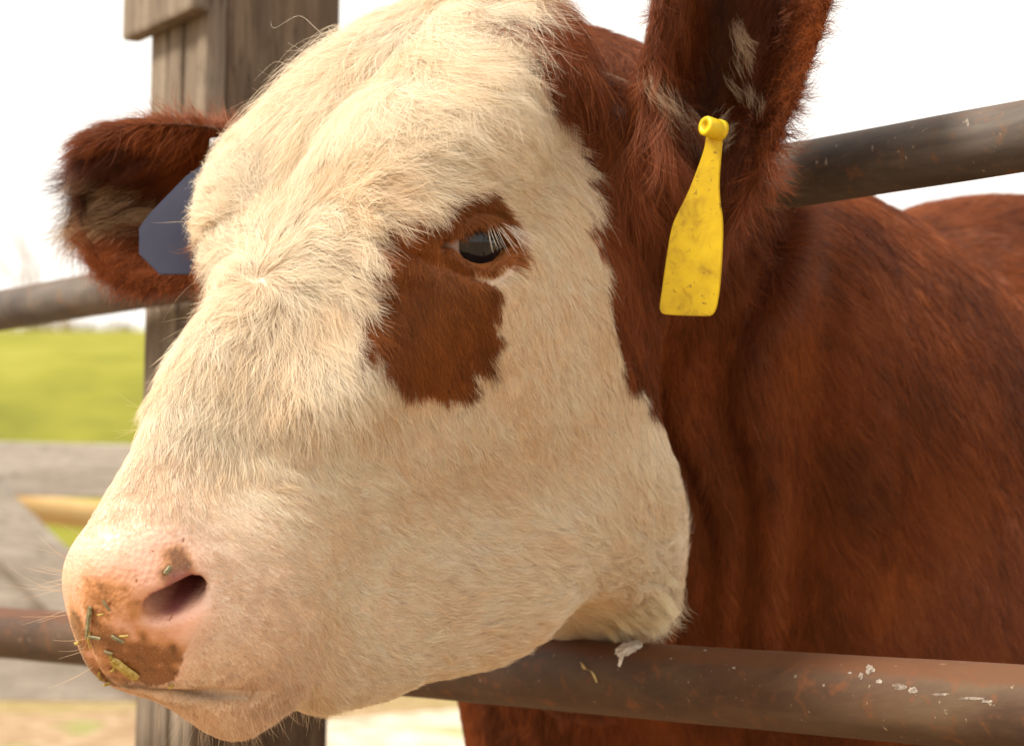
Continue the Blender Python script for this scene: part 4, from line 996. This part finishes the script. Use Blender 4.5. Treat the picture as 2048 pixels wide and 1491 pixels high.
def cyl(bm,c,ax,r,h,seg=24,r2=None,hole=0):
    ax=np.array(ax)/np.linalg.norm(ax);q=Vector(ax).to_track_quat('Z','X').to_matrix();q=np.array(q)
    prof=[(0,0),(r*.93,0),(r,h*.08),(r2 or r,h*.9),((r2 or r)*.9,h)]
    if hole: prof+=[(hole,h),(hole,h*.55),(0,h*.55)]
    else: prof+=[(0,h*1.04)]
    rings=[]
    for (rr,z) in prof:
        if rr==0: rings.append([bm.verts.new(c+q@np.array([0,0,z]))]);continue
        rings.append([bm.verts.new(c+q@np.array([rr*math.cos(a),rr*math.sin(a),z])) for a in np.linspace(0,2*math.pi,seg,endpoint=False)])
    for A,Bq in zip(rings[:-1],rings[1:]):
        for i in range(seg):
            j=(i+1)%seg
            if len(A)==1: bm.faces.new((A[0],Bq[j],Bq[i]))
            elif len(Bq)==1: bm.faces.new((A[i],A[j],Bq[0]))
            else: bm.faces.new((A[i],A[j],Bq[j],Bq[i]))
    bmesh.ops.recalc_face_normals(bm,faces=bm.faces[:])
m=NT('yellow_tag_plastic');v=m.coord();a=m.noise(55,5,.65,v,.5);b=m.noise(260,3,.6,v);c_=m.noise(18,3,.5,v)
c=m.ramp(a,[(.30,(.38,.24,.010)),(.46,(.60,.415,.010)),(.65,(.68,.49,.010))])
c=m.mix(m.ramp(b,[(.63,(0,0,0)),(.72,(.8,.8,.8))]),c,(.20,.12,.02));c=m.mix(m.ramp(c_,[(.5,(0,0,0)),(.75,(.35,.35,.35))]),c,(.40,.25,.02))
m.bump(m.mix(.5,a,b),.2,.001);M_YT=m.set(c,.48,.4);m.b.inputs['Subsurface Weight'].default_value=.08;m.b.inputs['Subsurface Radius'].default_value=(.004,.003,.001)
def tdepth(x,y): return TAGD+.012*((y-250)/380)-.00006*(x-1390)
hh=hit(1430,270);TAGD=min((to_px(hh[0])[1] if hh else 1.6)-.055,1.505)
yt=empty('ear_tag',tuple(at(1425,262,TAGD)));tag(yt,'long yellow plastic ear tag hanging from the near ear','ear tag')
half=[(1413,276),(1441,280)]
out=[(1421,262),(1443,264),(1446,276),(1444,300),(1440,345),(1439,380),(1442,412),(1447,440),(1446,490),(1442,560),(1436,606),(1431,622),(1424,631),(1412,632),(1370,631),(1330,629),(1321,624),(1319,612),(1324,580),(1332,520),(1340,470),(1347,444),(1356,425),(1375,388),(1390,350),(1402,318),(1410,292),(1412,272)]
bm,ny=plate(fair(out,2),tdepth,.0022)
link('tag_panel',mesh_bm('tag_panel',bm),M_YT,yt,False)
bm=bmesh.new();ax=C2W@np.array([-.80,-.18,-.57]);cyl(bm,at(1444,262,TAGD-.001),ax,.0072,.0045,28)
link('stud_washer',mesh_bm('stud_washer',bm),M_YT,yt)
bm=bmesh.new();cyl(bm,at(1437,260,TAGD-.004),ax,.0066,.0125,28,.0068,.0030)
link('stud',mesh_bm('stud',bm),M_YT,yt)
m=NT('blue_tag_plastic');v=m.coord();M_BT=m.set(m.ramp(m.noise(40,4,.6,v),[(.3,(.046,.056,.105)),(.7,(.064,.076,.135))]),.42,.4)
bt=empty('ear_tag',tuple(at(440,300,1.62)));tag(bt,'dark blue ear tag on the far ear, partly behind the forehead','ear tag')
out=[(404,330),(430,318),(470,318),(500,345),(508,380),(508,505),(482,549),(319,549),(278,508),(278,456),(300,426),(372,352)]
BTD=1.585
bm,nb_=plate(out,lambda x,y:BTD+.00005*(x-300),.0024);link('tag_panel',mesh_bm('tag_panel',bm),M_BT,bt,False)
m=NT('grey_stud');M_GS=m.set((.16,.15,.145),.35,.5)
bm=bmesh.new();cyl(bm,at(466,290,BTD+.0),C2W@np.array([-.94,.06,-.30]),.0065,.016,24,.0055);link('stud',mesh_bm('stud',bm),M_GS,bt)
bm=bmesh.new();cyl(bm,at(462,320,BTD+.003),C2W@np.array([.2,-.95,-.3]),.005,.012,20);link('neck_pin',mesh_bm('neck_pin',bm),M_BT,bt)
# ================================================================= bits of hay on the wet nose
m=NT('hay_bit');M_HAY=m.set(m.ramp(m.noise(260,4,.6,m.coord()),[(.3,(.17,.10,.02)),(.5,(.36,.25,.05)),(.7,(.52,.42,.14))]),.6,.35)
m=NT('grey_hay');M_HAYG=m.set(m.ramp(m.noise(260,4,.6,m.coord()),[(.3,(.10,.085,.04)),(.6,(.25,.22,.12)),(.8,(.42,.40,.28))]),.6,.35)
def bit(x,y,dx,dy,w,mat,label,curl=0,lift=.001):
    pts=[];L=math.hypot(dx,dy);bm=bmesh.new();prev=None
    for k in range(7):
        s=k/6;px=x+dx*s-dy/L*curl*math.sin(s*math.pi);py=y+dy*s+dx/L*curl*math.sin(s*math.pi);h=hit(px,py)
        if h is None: continue
        pts.append((h[0]+h[1]*(lift+.0006*math.sin(s*math.pi)),h[1]))
    if len(pts)<3: return
    wm=1.35*w/F_PX*1.30
    for i,(p,nn) in enumerate(pts):
        t=pts[min(i+1,len(pts)-1)][0]-pts[max(i-1,0)][0];t/=np.linalg.norm(t);s_=np.cross(nn,t);s_/=np.linalg.norm(s_)
        k=(1 if 0<i<len(pts)-1 else .75)*wm/2;th=wm*.35
        ring=[bm.verts.new(p+s_*k),bm.verts.new(p+nn*th+s_*k*.55),bm.verts.new(p+nn*th-s_*k*.55),bm.verts.new(p-s_*k),bm.verts.new(p-nn*th*.6)]
        if prev:
            for j in range(5): bm.faces.new((prev[j],prev[(j+1)%5],ring[(j+1)%5],ring[j]))
        else: bm.faces.new(ring)
        prev=ring
    bm.faces.new(prev[::-1]);bmesh.ops.recalc_face_normals(bm,faces=bm.faces[:])
    o=link('hay_bit',mesh_bm('hay_bit',bm),mat,None,False);tag(o,label,'hay','bits of hay on the nose')
BITS=[(183,1212,-5,62,9,M_HAYG,'dark upright hay stalk on the middle of the nose',0),
(177,1269,26,6,6,M_HAYG,'pale grey hay bit across the foot of the dark upright stalk',0),
(183,1262,2,32,5,M_HAY,'thin yellow hay sliver hanging below the dark upright stalk',2),
(208,1198,14,22,4,M_HAYG,'thin slanting hay sliver just left of the nostril',0),
(224,1269,25,13,7,M_HAYG,'greenish hay bit below the nostril',0),
(240,1270,18,-2,4,M_HAY,'small tan hay bit touching the greenish one below the nostril',0),
(210,1299,17,5,5,M_HAYG,'short pale hay bit above the thick yellow stalk',0),
(226,1316,50,36,16,M_HAY,'thickest yellow hay stalk stuck over the upper lip',0),
(221,1306,8,10,6,M_HAY,'frayed yellow end of hay above the thick stalk',2),
(222,1340,8,-14,4,M_HAY,'thin curled hay beside the left end of the thick stalk',3),
(200,1340,8,17,5,M_HAY,'bent pale hay bit low on the left of the lip',4),
(205,1366,16,-6,6,M_HAY,'short pale hay bit lying on the lip edge',0),
(336,1371,10,-6,6,M_HAY,'small hay bit at the right end of the lip',1),
(328,1148,12,-14,8,M_HAYG,'dark hay bit in the upper rim of the nostril',0),
(153,1284,8,-2,5,M_HAY,'tiny pale hay crumb far left on the nose',2),
(196,1228,14,-2,3,M_HAY,'hair thin hay sliver right of the dark upright stalk',0)]
for b_ in BITS: bit(*b_)
